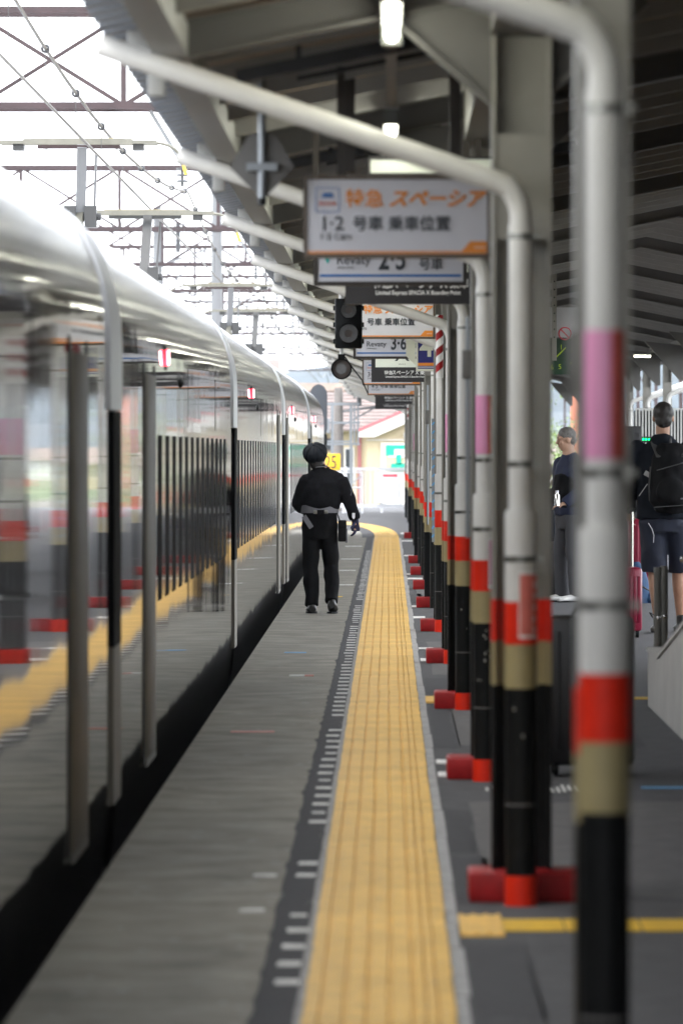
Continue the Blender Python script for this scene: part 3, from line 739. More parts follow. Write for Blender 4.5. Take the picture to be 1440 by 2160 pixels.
# rod with diamond plate
t = thing('hanging_marker', 'grey diamond plate on a pale vertical rod hanging left of the nearest sign', 'marker', (-.49, 24.0, 2.46))
b = MB(); b.tube([(0, 0, .02), (0, 0, .50)], .016, 12); b.build('rod', m_galv, t)
b = MB(); b.tube([(0, 0, -.01), (0, 0, .02)], .017, 12); b.build('rod_tip', m_blk, t)
b = MB(); b.prism([(-.125, .14), (0, .01), (.125, .14), (.05, .27), (-.05, .27)], 'Y', .02, .024); b.build('plate', m_steel, t)
b = MB(); b.bb(-.06, .06, -.022, .02, .125, .155); b.build('clamp', m_galv, t)
b = MB(); b.beam((-.12, 0, .50), (.12, 0, .545), .04, .02); b.build('mount', m_galv, t)

# ------------------------------------------------------------------ train
CX = -2.55
half = [(-1.16, -.28), (-1.135, -.05), (-1.12, .12), (-1.12, .7), (-1.12, 1.3), (-1.12, 1.92), (-1.125, 2.04), (-1.145, 2.16), (-1.18, 2.27), (-1.235, 2.37), (-1.32, 2.46), (-1.45, 2.54), (-1.65, 2.60), (-2.0, 2.655), (-2.55, 2.68)]
prof = half+[(2*CX-x, z) for x, z in half[::-1][1:]]
def shell(m, y0, y1, off=0, z0=-9, z1=9, sub=1, pr=None):
    pr = pr or prof; P = [(x+(off if x > CX else -off), z+(off if z > 2.3 else 0)) for x, z in pr if z0 <= z <= z1]
    n = len(P); ys = [y0+(y1-y0)*k/sub for k in range(sub+1)]
    m.add([(x, y, z) for y in ys for x, z in P], [(k*n+i, k*n+i+1, (k+1)*n+i+1, (k+1)*n+i) for k in range(sub) for i in range(n-1)])
S = [4.2, 24.8, 44.5, 65.8, 87.0, 109.0]
CARL = ['nearest mirror finished train car, blurred, at the left edge', 'second mirror finished train car with a red lamp and open lattice of window pillars',
        'third mirror finished train car, its windows beside the walking uniformed person', 'fourth mirror finished train car toward the far end', 'farthest mirror finished train car ending in a pale rounded nose']
def ring_side(m, y0, y1, za, zb, off):
    m.add([(-1.12+off, y0, za), (-1.12+off, y1, za), (-1.12+off, y1, zb), (-1.12+off, y0, zb)], [(0, 1, 2, 3)])
    for y in (y0, y1): m.add([(-1.12+off, y, za), (-1.12+off, y, zb), (-1.125, y, zb), (-1.125, y, za)], [(0, 1, 2, 3)])
def at_z(z): # train side x at height z below 2.0
    for (xa, za), (xb, zb) in zip(half, half[1:]):
        if za <= z <= zb: return xa+(xb-xa)*(z-za)/(zb-za)
for k in range(5):
    car = thing('train_car', CARL[k], 'train car', (0, 0, 0), 0, 'mirror finished train cars at the platform')
    y0, y1 = S[k], S[k+1]; nose = k == 4
    ye = y1-1.2 if nose else y1-.02
    b = MB(); shell(b, y0+.75, ye, sub=12)
    if not nose: pass
    b.build('body', m_train, car)
    b = MB(); b.bb(-3.85, -1.25, y0, y1, -1.0, -.25); b.build('underframe', m_dark, car)
    if k: 
        b = MB(); pr = [(x, z) for x, z in prof]
        b.add([(x*.98+CX*.02, y0-.1, z-.03) for x, z in pr]+[(x*.98+CX*.02, y0+.8, z-.03) for x, z in pr], [(i, i+1, len(pr)+i+1, len(pr)+i) for i in range(len(pr)-1)])
        b.build('gangway', m_dark, car)
    # end fairing: pale above, black across the window band, beige below
    b = MB(); pr = [(-1.12, 1.66), (-1.12, 1.80)]+[q for q in half if q[1] > 1.9]; pr = pr+[(2*CX-x, z) for x, z in pr[::-1][1:]]
    shell(b, y0-.15, y0+.95, .012, pr=pr); 
    for yy in (y0-.15, y0+.95):
        P1 = [(x+(.012 if x > CX else -.012), z+(.012 if z > 2.3 else 0)) for x, z in pr]; n = len(pr)
        b.add([(x, yy, z) for x, z in P1]+[(x, yy, z) for x, z in pr], [(i, i+1, n+i+1, n+i) for i in range(n-1)])
    b.build('end_fairing', m_fair, car)
    b = MB(); ring_side(b, y0+.12, y0+.80, .70, 1.655, .014); b.build('fairing_black', m_pillar, car)
    b = MB(); ring_side(b, y0+.10, y0+.82, .06, .70, .012); b.build('fairing_lower', m_beige, car)
    # doors
    doors = {0: [22.3], 1: [28.95], 2: [63.2], 3: [68.5], 4: [90.0]}[k]
    for yd in doors:
        b = MB(); xw = -1.121
        b.bb(xw, xw+.012, yd-.56, yd+.56, .07, 1.85); d = b.build('door', m_beige, car, bevel=.004)
        for s in (-1, 1):
            b = MB(); b.bb(xw, xw+.005, yd+s*.62-.05, yd+s*.62+.05, .06, 1.9); b.build('door_seal', m_dark, car)
        b = MB(); b.bb(xw, xw+.0125, yd-.55, yd+.55, .035, .068); b.build('door_step', m_satin, d)
        if k == 0:
            b = MB(); b.box((xw+.016, yd-.35, 1.86), (.010, .35, .03)); b.build('door_mark', m_dred, d)
    # window band: pane and pillar each metre
    ys = {0: 30, 1: 30.3, 2: 46.3, 3: 71.0, 4: 91.5}[k]; yl = {0: 0, 1: 43.0, 2: 61.6, 3: 85.3, 4: 107}[k]
    if k:
        b = MB(); b.bb(0, .0035, -.26, .26, .76, 1.57); pmesh = b.mesh('window_pillar', m_pillar)
        b = MB(); b.bb(0, .0025, .265, .735, .775, 1.575); gmesh = b.mesh('window_pane', m_glass)
        y = ys
        while y < yl:
            inst('window_pillar', pmesh, car, (-1.1215, y, 0)); inst('window_pane', gmesh, car, (-1.1215, y, 0)); y += 1.0
    # side lamp
    yl = y0+6.3
    b = MB(); b.bb(-1.121, -1.116, yl-.13, yl+.1, 1.90, 2.02); lh = b.build('lamp_housing', m_dark, car)
    b = MB(); b.tube([(-1.103, yl-.11, 1.925), (-1.103, yl-.11, 1.995)], .0055, 10); b.build('red_lamp', m_redlamp2, lh)
    b = MB(); b.tube([(-1.110, yl-.118, 1.921), (-1.110, yl-.118, 2.0)], .006, 10); b.build('lamp_surround', m_redlamp, lh)
    b = MB(); b.sphere((-1.118, yl+2.2, 1.86), .028, 10, 6, (.5, 1.3, 1)); b.build('sensor', m_dark, car)
    # panel seams
    for yy in (y0+9.8, y0+15.2):
        b = MB(); b.bb(-1.121, -1.1185, yy-.012, yy+.012, 1.62, 1.95); b.build('panel_seam', m_dark, car)
    if nose:
        b = MB(); P = [[((x-CX)*s+CX, z if z < 1 else 1+(z-1)*q) for x, z in prof] for s, q in ((1, 1), (.99, .985), (.96, .95), (.88, .87), (.7, .74))]
        n = len(prof); vs = []
        for (pp, yy) in zip(P, (ye, ye+.35, ye+.7, ye+1.1, ye+1.45)): vs += [(x, yy, z) for x, z in pp]
        b.add(vs, [(r_*n+i, r_*n+i+1, (r_+1)*n+i+1, (r_+1)*n+i) for r_ in range(4) for i in range(n-1)]); b.add([vs[-n+i] for i in range(n)], [tuple(range(n))])
        b.build('nose', m_fair, car)
    def panto(py, px, pz, dark, fwd):
        zb = 2.68; am = m_pantod if dark else m_catg
        b = MB(); b.beam((px-.12, py+fwd*1.3, zb+.12), (px, py, pz-.68), .07, .09); b.beam((px+.12, py+fwd*1.3, zb+.12), (px, py, pz-.68), .04, .05)
        pa = b.build('pantograph', m_panto, car)
        b = MB(); b.beam((px, py, pz-.68), (px+.03, py+fwd*.3, pz-.06), .09, .07); b.tube([(px+.13, py, pz-.62), (px+.16, py+fwd*.3, pz-.12)], .012, 8); b.build('upper_arm', am, pa)
        b = MB(); b.bb(px-.15, px-.04, py-.1, py+.1, pz-.80, pz-.60); b.bb(px+.04, px+.15, py-.1, py+.1, pz-.80, pz-.60); b.tube([(px-.19, py, pz-.7), (px+.19, py, pz-.7)], .035, 10); b.build('knee_joint', m_pantod, pa)
        b = MB(); b.bb(px-.38, px+.38, py+fwd*.3-.02, py+fwd*.3+.02, pz-.085, pz-.05); b.build('head_bar', m_pantod if dark else m_cat, pa)
        b = MB()
        for dy in (-.14, .14):
            b.bb(px-.72, px+.72, py+fwd*.3+dy-.025, py+fwd*.3+dy+.025, pz-.045, pz-.012)
        b.bb(px-.5, px+.5, py+fwd*.3-.17, py+fwd*.3-.165, pz-.05, pz+.0); b.build('contact_strip', m_panto, pa)
        b = MB(); b.bb(px-.42, px+.42, py+fwd*.3-.16, py+fwd*.3-.14, pz-.012, pz+.006); b.build('carbon_strip', m_khaki, pa)
        for s in (-1, 1):
            b = MB(); pts = [(px+s*(.70+.26*math.sin(R(a))), py+fwd*.3, pz-.03-.20*(1-math.cos(R(a)))) for a in range(0, 91, 15)]
            b.tube(pts, .014, 8); h = b.build('horn', m_panto, pa)
            b = MB(); b.tube([pts[-1], (pts[-1][0]+s*.025, pts[-1][1], pts[-1][2]-.09)], .016, 8); b.build('horn_tip', m_yel if s > 0 else m_panto, pa)
            b = MB(); b.bb(px+s*.55-.05, px+s*.55+.05, py+fwd*.3-.12, py+fwd*.3+.12, pz-.10, pz-.046); b.build('spring_box', m_pantod, pa)
        for q in (-.3, .35):
            b = MB(); b.tube([(px+q+.05*math.cos(a), py+fwd*.3, pz-.14+.05*math.sin(a)) for a in [R(j*30) for j in range(13)]], .005, 6); b.build('lead_wire', m_pantod, pa)
        b = MB(); b.bb(px-.5, px+.5, py+fwd*1.0, py+fwd*1.6, zb-.02, zb+.12); b.build('base', m_pantod, pa)
    if k == 2: panto(57, -2.84, 4.35, False, -1); panto(64, -2.53, 3.99, True, 1)
    if k == 4: panto(97, -2.49, 4.10, False, -1); panto(106, -2.30, 3.92, True, 1)

# ------------------------------------------------------------------ overhead line
PZ = (81, 126, 150, 175, 205, 240, 290, 350)
for k, z in enumerate(PZ):
    lab = 'nearest reddish steel portal truss spanning above the train' if k == 0 else 'farthest reddish portal truss before the hills' if k == 7 else f'reddish steel portal truss over the tracks, {ORD[k]} counting away from the camera'
    t = thing('catenary_portal', lab, 'portal', (0, z, 0), 0, 'overhead line portals')
    xl, xr, zb, zt = -13.5, 8.6, 6.0, 7.25
    for dy in (-.35, .35):
        b = MB(); b.bb(xl, xr, dy-.04, dy+.04, zb-.045, zb+.045); b.build('bottom_chord', m_cat, t)
        b = MB(); b.bb(xl, xr, dy-.04, dy+.04, zt-.045, zt+.045); b.build('top_chord', m_cat, t)
    n = 11; st_ = (xr-xl)/n
    for j in range(n):
        xa = xl+j*st_
        b = MB(); p, q = ((zb, zt) if j % 2 else (zt, zb)); b.beam((xa, -.35, p), (xa+st_, -.35, q), .055, .055); b.beam((xa, .35, q), (xa+st_, .35, p), .05, .05); b.build('diagonal', m_cat, t)
        b = MB(); b.bb(xa-.035, xa+.035, -.38, -.32, zb, zt); b.beam((xa, -.35, zb), (xa+st_, .35, zb), .04, .04); b.build('strut', m_cat, t)
    for x in (xl, xr):
        b = MB()
        for dx, dy in ((-.3, -.3), (.3, -.3), (-.3, .3), (.3, .3)): b.bb(x+dx-.04, x+dx+.04, dy-.04, dy+.04, -1.15, zt)
        for j in range(8):
            s = 1 if j % 2 else -1; b.beam((x-s*.3, -.3, -1+j), (x+s*.3, -.3, j), .04, .04)
        b.build('lattice_leg', m_cat, t)
    # hanger with insulators over each track
    for xx in (-2.7, -7.2):
        b = MB(); b.beam((xx-.42, 0, zb-.05), (xx, 0, zb-.75), .09, .05); b.beam((xx+.42, 0, zb-.05), (xx, 0, zb-.75), .09, .05); b.build('hanger', m_catg, t)
        b = MB(); b.tube([(xx, 0, zb-.75), (xx, 0, zb-1.05)], .02, 8)
        for j in range(3): b.tube([(xx, 0, zb-.80-j*.08), (xx, 0, zb-.83-j*.08)], .075, 12)
        b.build('insulator', m_insul, t)
for nm, x, dz, lab in (('contact_wire', -2.62, 0, 'thin straight contact wire above the train'), ('messenger_wire', -2.62, .32, 'sagging messenger wire with round rings above the train')):
    t = thing(nm, lab, 'wire', (0, 0, 0))
    b = MB(); pts = []
    for j in range(90):
        y = 20+j*3.8; u = ((y-36) % 45)/45
        z = 4.17-.0006*(y-40) if dz == 0 else 4.46+.45*(2*u-1)**2-.0006*(y-40)
        pts.append((x+(.12 if int((y-36)/45) % 2 else -.05)*0, y, z))
    b.tube(pts, .013 if dz == 0 else .015, 6); b.build('wire_line', m_wire, t)
    if dz:
        for j in range(34):
            y = 38+j*4.6; u = ((y-36) % 45)/45; z = 4.46+.45*(2*u-1)**2-.0006*(y-40)
            b = MB(); b.tube([(x+.027*math.cos(a), y, z+.027*math.sin(a)) for a in [R(q*36) for q in range(11)]], .011, 8); b.build('ring_insulator', m_insul, t)
            b = MB(); b.tube([(x, y, z-.05), (x, y, 4.17-.0006*(y-40))], .0035, 5); b.build('dropper', m_wire, t)
for k, (x, y, z1) in enumerate(((-3.55, 128, 7.6), (-5.6, 150, 7.4), (-1.2, 150, 3.0))):
    t = thing('line_mast', ['tall pale grey mast rising behind the train roof', 'slimmer grey mast left of the tall one', 'short brown concrete pole beside the steel stage'][k], 'mast', (x, y, 0))
    b = MB(); b.tube([(0, 0, 0), (0, 0, z1)], [.14, .10], 14); b.build('pole', m_catg if k < 2 else m_concpole, t)
    b = MB(); b.beam((-.1, 0, z1*.8), (1.2, 0, z1*.86), .06, .06); b.beam((0, 0, z1*.68), (.9, 0, z1*.84), .04, .04); b.build('arm', m_catg, t)
    b = MB(); b.tube([(.5, -.05, z1*.85), (.5, -.05, z1*.95)], .06, 10); b.build('insulator', m_insul, t)
for k in range(5):
    b = MB(); y = 126+k*16
    b.tube([(-9+u*1.1, y+u*.8, 4.6+.06*(u-8)**2*.2+k*.2) for u in range(17)], .014, 5)
    tag(b.build('cross_wire', m_wire), f'thin dark cross wire slung between the portals, {ORD[k]} from the camera', 'wire', 'cross wires among the portals')

# ------------------------------------------------------------------ far end: fence, stop board, stage, houses
t = thing('end_fence', 'white steel fence with vertical bars across the end of the platform', 'fence', (0, 146, 0))
b = MB(); b.bb(-4.2, .9, -.03, .03, 1.0, 1.07); b.build('top_rail', m_fence, t)
b = MB(); b.bb(-4.2, .9, -.025, .025, .12, .2); b.build('bottom_rail', m_fence, t)
bm_ = MB(); bm_.bb(-.014, .014, -.01, .01, .2, 1.0); bal = bm_.mesh('baluster', m_fence)
for j in range(42): inst('baluster', bal, t, (-4.14+j*.12, 0, 0))
for x in (-4.2, -2.6, -1.0, -.15, .85):
    b = MB(); b.bb(x-.035, x+.035, -.036, .036, 0, 1.09); b.build('post', m_fence, t)
t = thing('fence_notice', 'white paper notice with a red heading tied to the white fence', 'notice', (.02, 145.9, .24))
b = MB(); b.bb(-.33, .33, 0, .012, 0, .72); b.build('sheet', m_paper, t)
b = MB(); b.bb(-.14, .20, -.004, -.001, .61, .67); b.build('heading', m_pinkh, t)
for x in (-.2, -.05, .12, .24):
    b = MB()
    for q in range(9): b.bb(x-.008, x+.008, -.004, -.001, .08+q*.05, .10+q*.05+rnd.uniform(0, .015))
    b.build('column_print', m_greyb, t)
t = thing('side_gate', 'white tubular gate with a diagonal brace left of the paper notice', 'gate', (-1.05, 144.6, 0))
b = MB()
for x in (-.45, 0, .45): b.tube([(x, 0, 0), (x, 0, .98)], .022, 8)
for z in (.2, .6, .96): b.tube([(-.45, 0, z), (.45, 0, z)], .018, 8)
b.build('gate_frame', m_fence, t)
b = MB(); b.tube([(-.45, .0, .2), (.45, 0, .9)], .014, 8); b.build('brace', m_galv, t)
t = thing('stop_board', 'square yellow board with black number 25 beside the uniformed person', 'board', (-1.14, 118, 1.10))
b = MB(); b.bb(-.19, .23, -.012, .012, 0, .32); b.build('plate', m_board25, t, bevel=.004)
text('25', .36, m_ink, .045, -.0135, .035, t, 'CENTER', xs=.66)
b = MB(); b.tube([(0, .03, -1.1), (0, .03, .3)], .03, 10); b.build('post', m_galv, t)
t = thing('black_marker', 'small upright black box on a post above the yellow number board', 'marker', (-1.19, 114.5, 0))
b = MB(); b.bb(-.06, .06, -.05, .05, 1.55, 1.78); b.build('box', m_blk, t); b = MB(); b.tube([(0, 0, 0), (0, 0, 1.55)], .025, 8); b.build('post', m_galv, t)
t = thing('steel_stage', 'pale grey steel inspection stage with railings behind the train nose', 'stage', (-1.25, 138, 0))
for x in (-.35, 0, .42):
    for y in (0, .8):
        b = MB(); b.bb(x-.03, x+.03, y-.03, y+.03, 0, 2.55); b.build('upright', m_galv, t)
for x in (.5, .58):
    b = MB(); b.bb(x-.02, x+.02, -.03, .03, 1.6, 2.55); b.build('ladder_rail', m_galv, t)
for z in (1.62, 2.1, 2.52):
    b = MB(); b.bb(-.38, .62, -.035, .0, z-.025, z+.025); b.bb(-.38, .62, .8, .835, z-.025, z+.025); b.build('cross_rail', m_galv, t)
b = MB(); b.bb(-.38, .45, 0, .8, 1.66, 1.70); b.build('deck', m_galv, t)
b = MB(); b.prism([(-.36, 1.95), (-.36, 2.1), (-.05, 2.2), (-.05, 1.85)], 'Y', -.06, -.045); b.build('side_plate', m_galv, t)
t = thing('signal_backplate', 'tall black rounded signal backplate seen above the train nose', 'signal', (-1.40, 120, 0))
b = MB(); P = [(-.06, 1.7)]+[(.05+.17*math.cos(R(a)), 2.55+.22*math.sin(R(a))) for a in range(170, -1, -15)]+[(.22, 1.9), (.16, 1.7)]
b.prism(P, 'Y', 0, .03); b.build('plate', m_ink, t); b = MB(); b.tube([(.07, .05, 0), (.07, .05, 2.4)], .05, 10); b.build('mast', m_galv, t)
# gabled house with green cross
t = thing('gabled_house', 'cream gabled house with white bargeboard and red verge behind the fence', 'house', (0, 168, -1.15))
sc = 168/13000
def PX2(px, py): return ((px-818)*sc, 1.5-(py-948)*sc+1.15)
xl, zl = PX2(764, 905); xm = 1.55; zr = zl+(xm-xl)*.40
b = MB(); b.prism([(xl+.12, 0), (xl+.12, zl-.02), (xm, zr-.05), (2*xm-xl-.12, zl-.02), (2*xm-xl-.12, 0)], 'Y', 0, 7); b.build('wall', m_wall, t, smooth=False)
for s in (-1, 1):
    xe = xl-.12 if s < 0 else 2*xm-xl+.12
    b = MB(); z0 = zl-.1; b.prism([(xe, z0+.02), (xe, z0-.12), (xe-s*.45, z0-.12), (xm, zr-.28), (xm, zr+.06)], 'Y', -.28, -.22); b.build('bargeboard', m_barge, t, smooth=False)
    b = MB(); b.prism([(xe, z0+.02), (xe, z0+.09), (xm, zr+.13), (xm, zr+.06)], 'Y', -.32, .0); b.build('red_verge', m_trim, t, smooth=False)
    for j in range(12):
        b = MB(); f0, f1 = j/12, (j+1.05)/12
        xa, xb = xe+(xm-xe)*f0, xe+(xm-xe)*min(1, f1); za, zb_ = z0+.09+(zr-z0)*f0, z0+.09+(zr-z0)*min(1, f1)
        b.prism([(xa, za+.03), (xa, za), (xb, zb_-.02), (xb, zb_+.0)], 'Y', 0.0, 7.2); b.build('roof_course', m_rtile, t, smooth=False)
x0, z1 = PX2(803, 934); z0_ = 1.0
b = MB(); b.bb(x0, x0+1.25, -.04, -.01, z0_, z1); b.build('door_frame', m_barge, t)
b = MB(); b.bb(xl+.12, 2*xm-xl-.12, -.05, -.01, PX2(0, 927)[1]-.03, PX2(0, 927)[1]); b.build('string_course', m_barge, t)
b = MB(); xc, zc = PX2(858, 918); b.bb(xc-.08, xc+.08, -.2, -.02, zc-.09, zc+.07); b.build('wall_lamp', m_face, t)
t2 = thing('first_aid_sign', 'green sign with pale cross shape on the cream house wall', 'sign', (PX2(839, 0)[0], 167.9, PX2(0, 993)[1]-1.15))
b = MB(); b.bb(-.33, .33, 0, .03, 0, .70); b.build('panel', m_wall, t2)
b = MB(); z = .7-.29; b.bb(-.33, .33, -.012, -.001, .41, .70); b.build('upper_green', m_green, t2)
b = MB(); b.prism([(-.10, .41), (-.10, .585), (.17, .585), (.17, .41), (.30, .41), (.30, .36), (.17, .36), (-.26, .36), (-.26, .41)], 'Y', -.022, -.013); b.build('pale_cross', m_barge, t2)
b = MB(); b.bb(-.05, .09, -.034, -.023, .17, .44); b.bb(-.19, .25, -.034, -.023, .0, .20); b.build('lower_green', m_green, t2)
# tiled building behind
t = thing('tiled_building', 'cream building with a brownish tiled roof behind the steel stage', 'building', (0, 186, -1.15))
b = MB(); b.bb(-2.6, 2.4, 0, 6, 0, 3.25); b.build('wall', m_wall, t)
for j in range(11):
    b = MB(); y = -.5+j*.3; z = 3.2+j*.105
    b.add([(-2.9, y, z), (2.6, y, z), (2.6, y, z+.07), (-2.9, y, z+.07), (-2.9, y+.32, z+.105), (2.6, y+.32, z+.105), (2.6, y+.32, z+.15), (-2.9, y+.32, z+.15)], [(0, 1, 2, 3), (4, 7, 6, 5), (0, 4, 5, 1), (2, 6, 7, 3), (0, 3, 7, 4), (1, 5, 6, 2)])
    b.build('roof_course', m_rtile, t, smooth=False)
b = MB()
for j in range(47): b.tube([(-2.9+j*.117, 2.9, 4.38), (-2.9+j*.117, 3.1, 4.45)], .07, 6)
b.build('ridge_tiles', m_rtile2, t)
b = MB(); b.bb(-1.32, -1.02, -.06, -.01, 1.6, 2.7); w_ = b.build('window', m_barge, t); b = MB(); b.bb(-1.28, -1.06, -.08, -.061, 1.64, 2.66); b.build('pane', m_window, w_)
b = MB(); b.bb(-.92, -.80, -.12, -.01, 0, 3.15); b.build('drainpipe', m_wine, t)
b = MB(); b.bb(-2.0, -1.55, -.06, -.01, 2.6, 3.0); w_ = b.build('window', m_rtile2, t); b = MB(); b.bb(-1.96, -1.6, -.08, -.061, 2.64, 2.96); b.build('pane', m_window, w_)
t = thing('wine_red_building', 'wine red gabled upper storey behind the far signs', 'building', (-.55, 200, -1.15))
b = MB(); b.prism([(-.3, 0), (-.3, 4.8), (1.4, 5.6), (3, 4.8), (3, 0)], 'Y', 0, 6); b.build('wall', m_wine, t, smooth=False)
b = MB(); b.prism([(-.75, 4.05), (-.75, 4.2), (.2, 4.6), (.2, 4.45)], 'Y', -.5, 0); b.build('eave_board', m_barge, t, smooth=False)
# small roofs and houses toward the hills
for k, (x, y, w, h, mt) in enumerate(((-3.2, 215, 2.6, 5.0, m_wall), (-8, 260, 6, 6.5, m_barge), (-20, 420, 10, 9, m_wall), (9, 330, 7, 3.0, m_barge), (16, 420, 9, 2.9, m_wall), (-38, 520, 14, 10, m_barge), (24, 560, 12, 3.2, m_barge))):
    t = thing('distant_house', ['narrow cream house beyond the steel stage', 'pale distant house left of the portals', 'cream distant house farther left', 'pale distant house on the right of the track', 'cream distant house behind it on the right', 'pale long house far on the left below the hill', 'pale long house far on the right below the hill'][k], 'house', (x, y, -1.15), 0, 'houses below the hills')
    b = MB(); b.bb(-w/2, w/2, 0, 6, 0, h*.62); b.build('wall', mt, t)
    b = MB(); b.prism([(-.6, h*.62), (3, h), (6.6, h*.62)], 'X', -w/2-.4, w/2+.4); b.build('roof', m_rtile if k % 2 else m_rtile2, t, smooth=False)
    for q in (-.28, .22):
        b = MB(); b.bb(q*w-.4, q*w+.4, -.05, -.005, h*.3, h*.5); wd = b.build('window', m_barge, t); b = MB(); b.bb(q*w-.34, q*w+.34, -.07, -.051, h*.3+.06, h*.5-.06); b.build('pane', m_window, wd)

# ------------------------------------------------------------------ hills and trees
def hill(y, zt, seed, x0, x1, n=160):
    m = MB(); vs = []; rows = 7
    for r_ in range(rows):
        f = r_/(rows-1)
        for i in range(n+1):
            x = x0+(x1-x0)*i/n
            hgt = zt*(.78+.55*noise.noise((x*.006+seed, seed, 0))+.14*noise.noise((x*.03, seed, 2))+.05*noise.noise((x*.16, seed, 3)))
            vs.append((x, y+f*160, -1.2+(hgt+1.2)*math.sin(f*math.pi/2)*(1+.03*noise.noise((x*.1, f*9, seed)))))
    m.add(vs, [(r_*(n+1)+i, r_*(n+1)+i+1, (r_+1)*(n+1)+i+1, (r_+1)*(n+1)+i) for r_ in range(rows-1) for i in range(n)])
    return struct(m.build('hills', m_hill))
hill(1500, 30, 3.1, -520, 700); hill(1000, 11, 9.7, -520, 700)
def tree(name, label, x, y, h, r, mt, n, seed, z0=-1.15):
    q = random.Random(seed)
    t = thing(name, label, 'tree', (x, y, z0), 0, 'trees right of the platform end')
    b = MB(); b.tube([(0, 0, 0), (.05, .03, h*.35), (.02, -.05, h*.75)], [h*.035, h*.026, h*.01], 8)
    for k in range(6):
        a = q.uniform(0, 6.28); z = h*q.uniform(.3, .6); b.tube([(0, 0, z), (math.cos(a)*r*.6, math.sin(a)*r*.6, z+h*.18)], [h*.014, h*.005], 6)
    b.build('trunk', m_bark, t)
    cl = []
    for k in range(26):
        a = q.uniform(0, 6.28); rr = r*math.sqrt(q.uniform(0, 1)); u = q.uniform(.25, 1)
        rr *= (1.1-.6*max(0, u-.4)); cl.append((math.cos(a)*rr, math.sin(a)*rr, h*u, r*q.uniform(.2, .42)))
    b = MB()
    for k in range(n):
        c = q.choice(cl); d = Vector((q.gauss(0, 1), q.gauss(0, 1), q.gauss(0, 1))).normalized()*c[3]*q.uniform(.5, 1)
        p = Vector(c[:3])+d; s = q.uniform(.05, .11)*h/6
        u = Vector((q.gauss(0, 1), q.gauss(0, 1), q.gauss(0, .7))).normalized(); v = u.cross(Vector((q.gauss(0, 1), q.gauss(0, 1), q.gauss(0, 1)))).normalized()
        b.add([p-u*s, p+v*s*.5, p+u*s, p-v*s*.5], [(0, 1, 2, 3)])
    b.build('crown', mt, t, smooth=False)
for k, (x, y, h, r, mt) in enumerate(((4.1, 165, 3.4, 1.1, m_leafB), (5.0, 172, 4.2, 1.4, m_leafB), (6.6, 182, 2.5, 1.3, m_leafA), (9.4, 190, 2.6, 1.5, m_leafA), (11.5, 215, 2.7, 1.7, m_leafB), (14.5, 240, 2.7, 2.0, m_leafA))):
    tree('leafy_tree', ['pale green loose tree behind the grey haired person', 'taller pale green tree beside the orange post', 'dark green bushy tree beyond the right platform edge', 'broad dark green tree farther right', 'pale tree beyond the far right openings', 'last dark tree far to the right'][k], x, y, h, r, mt, 1500, 40+k)
t = thing('orange_post', 'reddish orange steel post between the trees at right', 'post', (5.35, 176, -1.15))
b = MB(); b.bb(-.14, .14, -.14, .14, 0, 6.5); b.build('shaft', m_orangepost, t); b = MB(); b.beam((0, 0, 5.6), (-2.4, 0, 4.6), .09, .09); b.beam((-2.4, 0, 4.6), (-4, 0, 5.2), .07, .07); b.build('brace', m_orangepost, t)
t = thing('side_fence', 'low white railing along the far right platform edge', 'railing', (7.4, 60, 0))
b = MB(); b.bb(-.02, .02, 0, 60, .95, 1.0); b.bb(-.02, .02, 0, 60, .5, .54); b.build('rails', m_fence, t)
pm_ = MB(); pm_.bb(-.025, .025, -.025, .025, 0, .95); pmm = pm_.mesh('post', m_fence)
for j in range(21): inst('post', pmm, t, (0, j*3, 0))

# ------------------------------------------------------------------ right side furniture
t = thing('stair_parapet', 'pale grey sloping concrete parapet of the stairwell at the right edge', 'parapet', (0, 0, 0))
b = MB(); b.prism([(26.5, 0), (36.0, 0), (36.0, .325), (34.6, .325), (26.5, 1.05)], 'X', 1.515, 1.70); b.build('wall', m_cstone, t, smooth=False, bevel=.006)
b = MB(); b.prism([(26.5, 1.05), (34.6, .325), (36.02, .325), (36.02, .345), (34.6, .347), (26.5, 1.075)], 'X', 1.505, 1.71); b.build('coping', m_cstone, t, smooth=False)
t = thing('stair_handrail', 'stainless steel handrail posts with bright ball ends above the parapet', 'handrail', (0, 0, 0))
for x, y, z1 in ((1.60, 36.6, .80), (1.655, 37.0, .80), (1.86, 36.4, .95)):
    b = MB(); b.tube([(x, y, 0), (x, y, z1)], .024, 12); b.build('post', m_satin, t)
for x, y, z, r in ((1.715, 35.8, .86, .022), (1.755, 35.8, .83, .012), (1.755, 35.8, .79, .009), (1.735, 35.8, .47, .022), (1.745, 35.8, .42, .011), (1.745, 35.8, .37, .008), (1.60, 36.5, .5, .012), (1.655, 36.9, .5, .012)):
    b = MB(); b.sphere((x, y, z), r, 12, 8); b.build('ball', m_inox, t)
b = MB(); b.tube([(1.715, 35.8, .86), (1.95, 35.2, 1.05)], .02, 10); b.tube([(1.735, 35.8, .47), (1.98, 35.2, .68)], .02, 10); b.build('rail', m_inox, t)
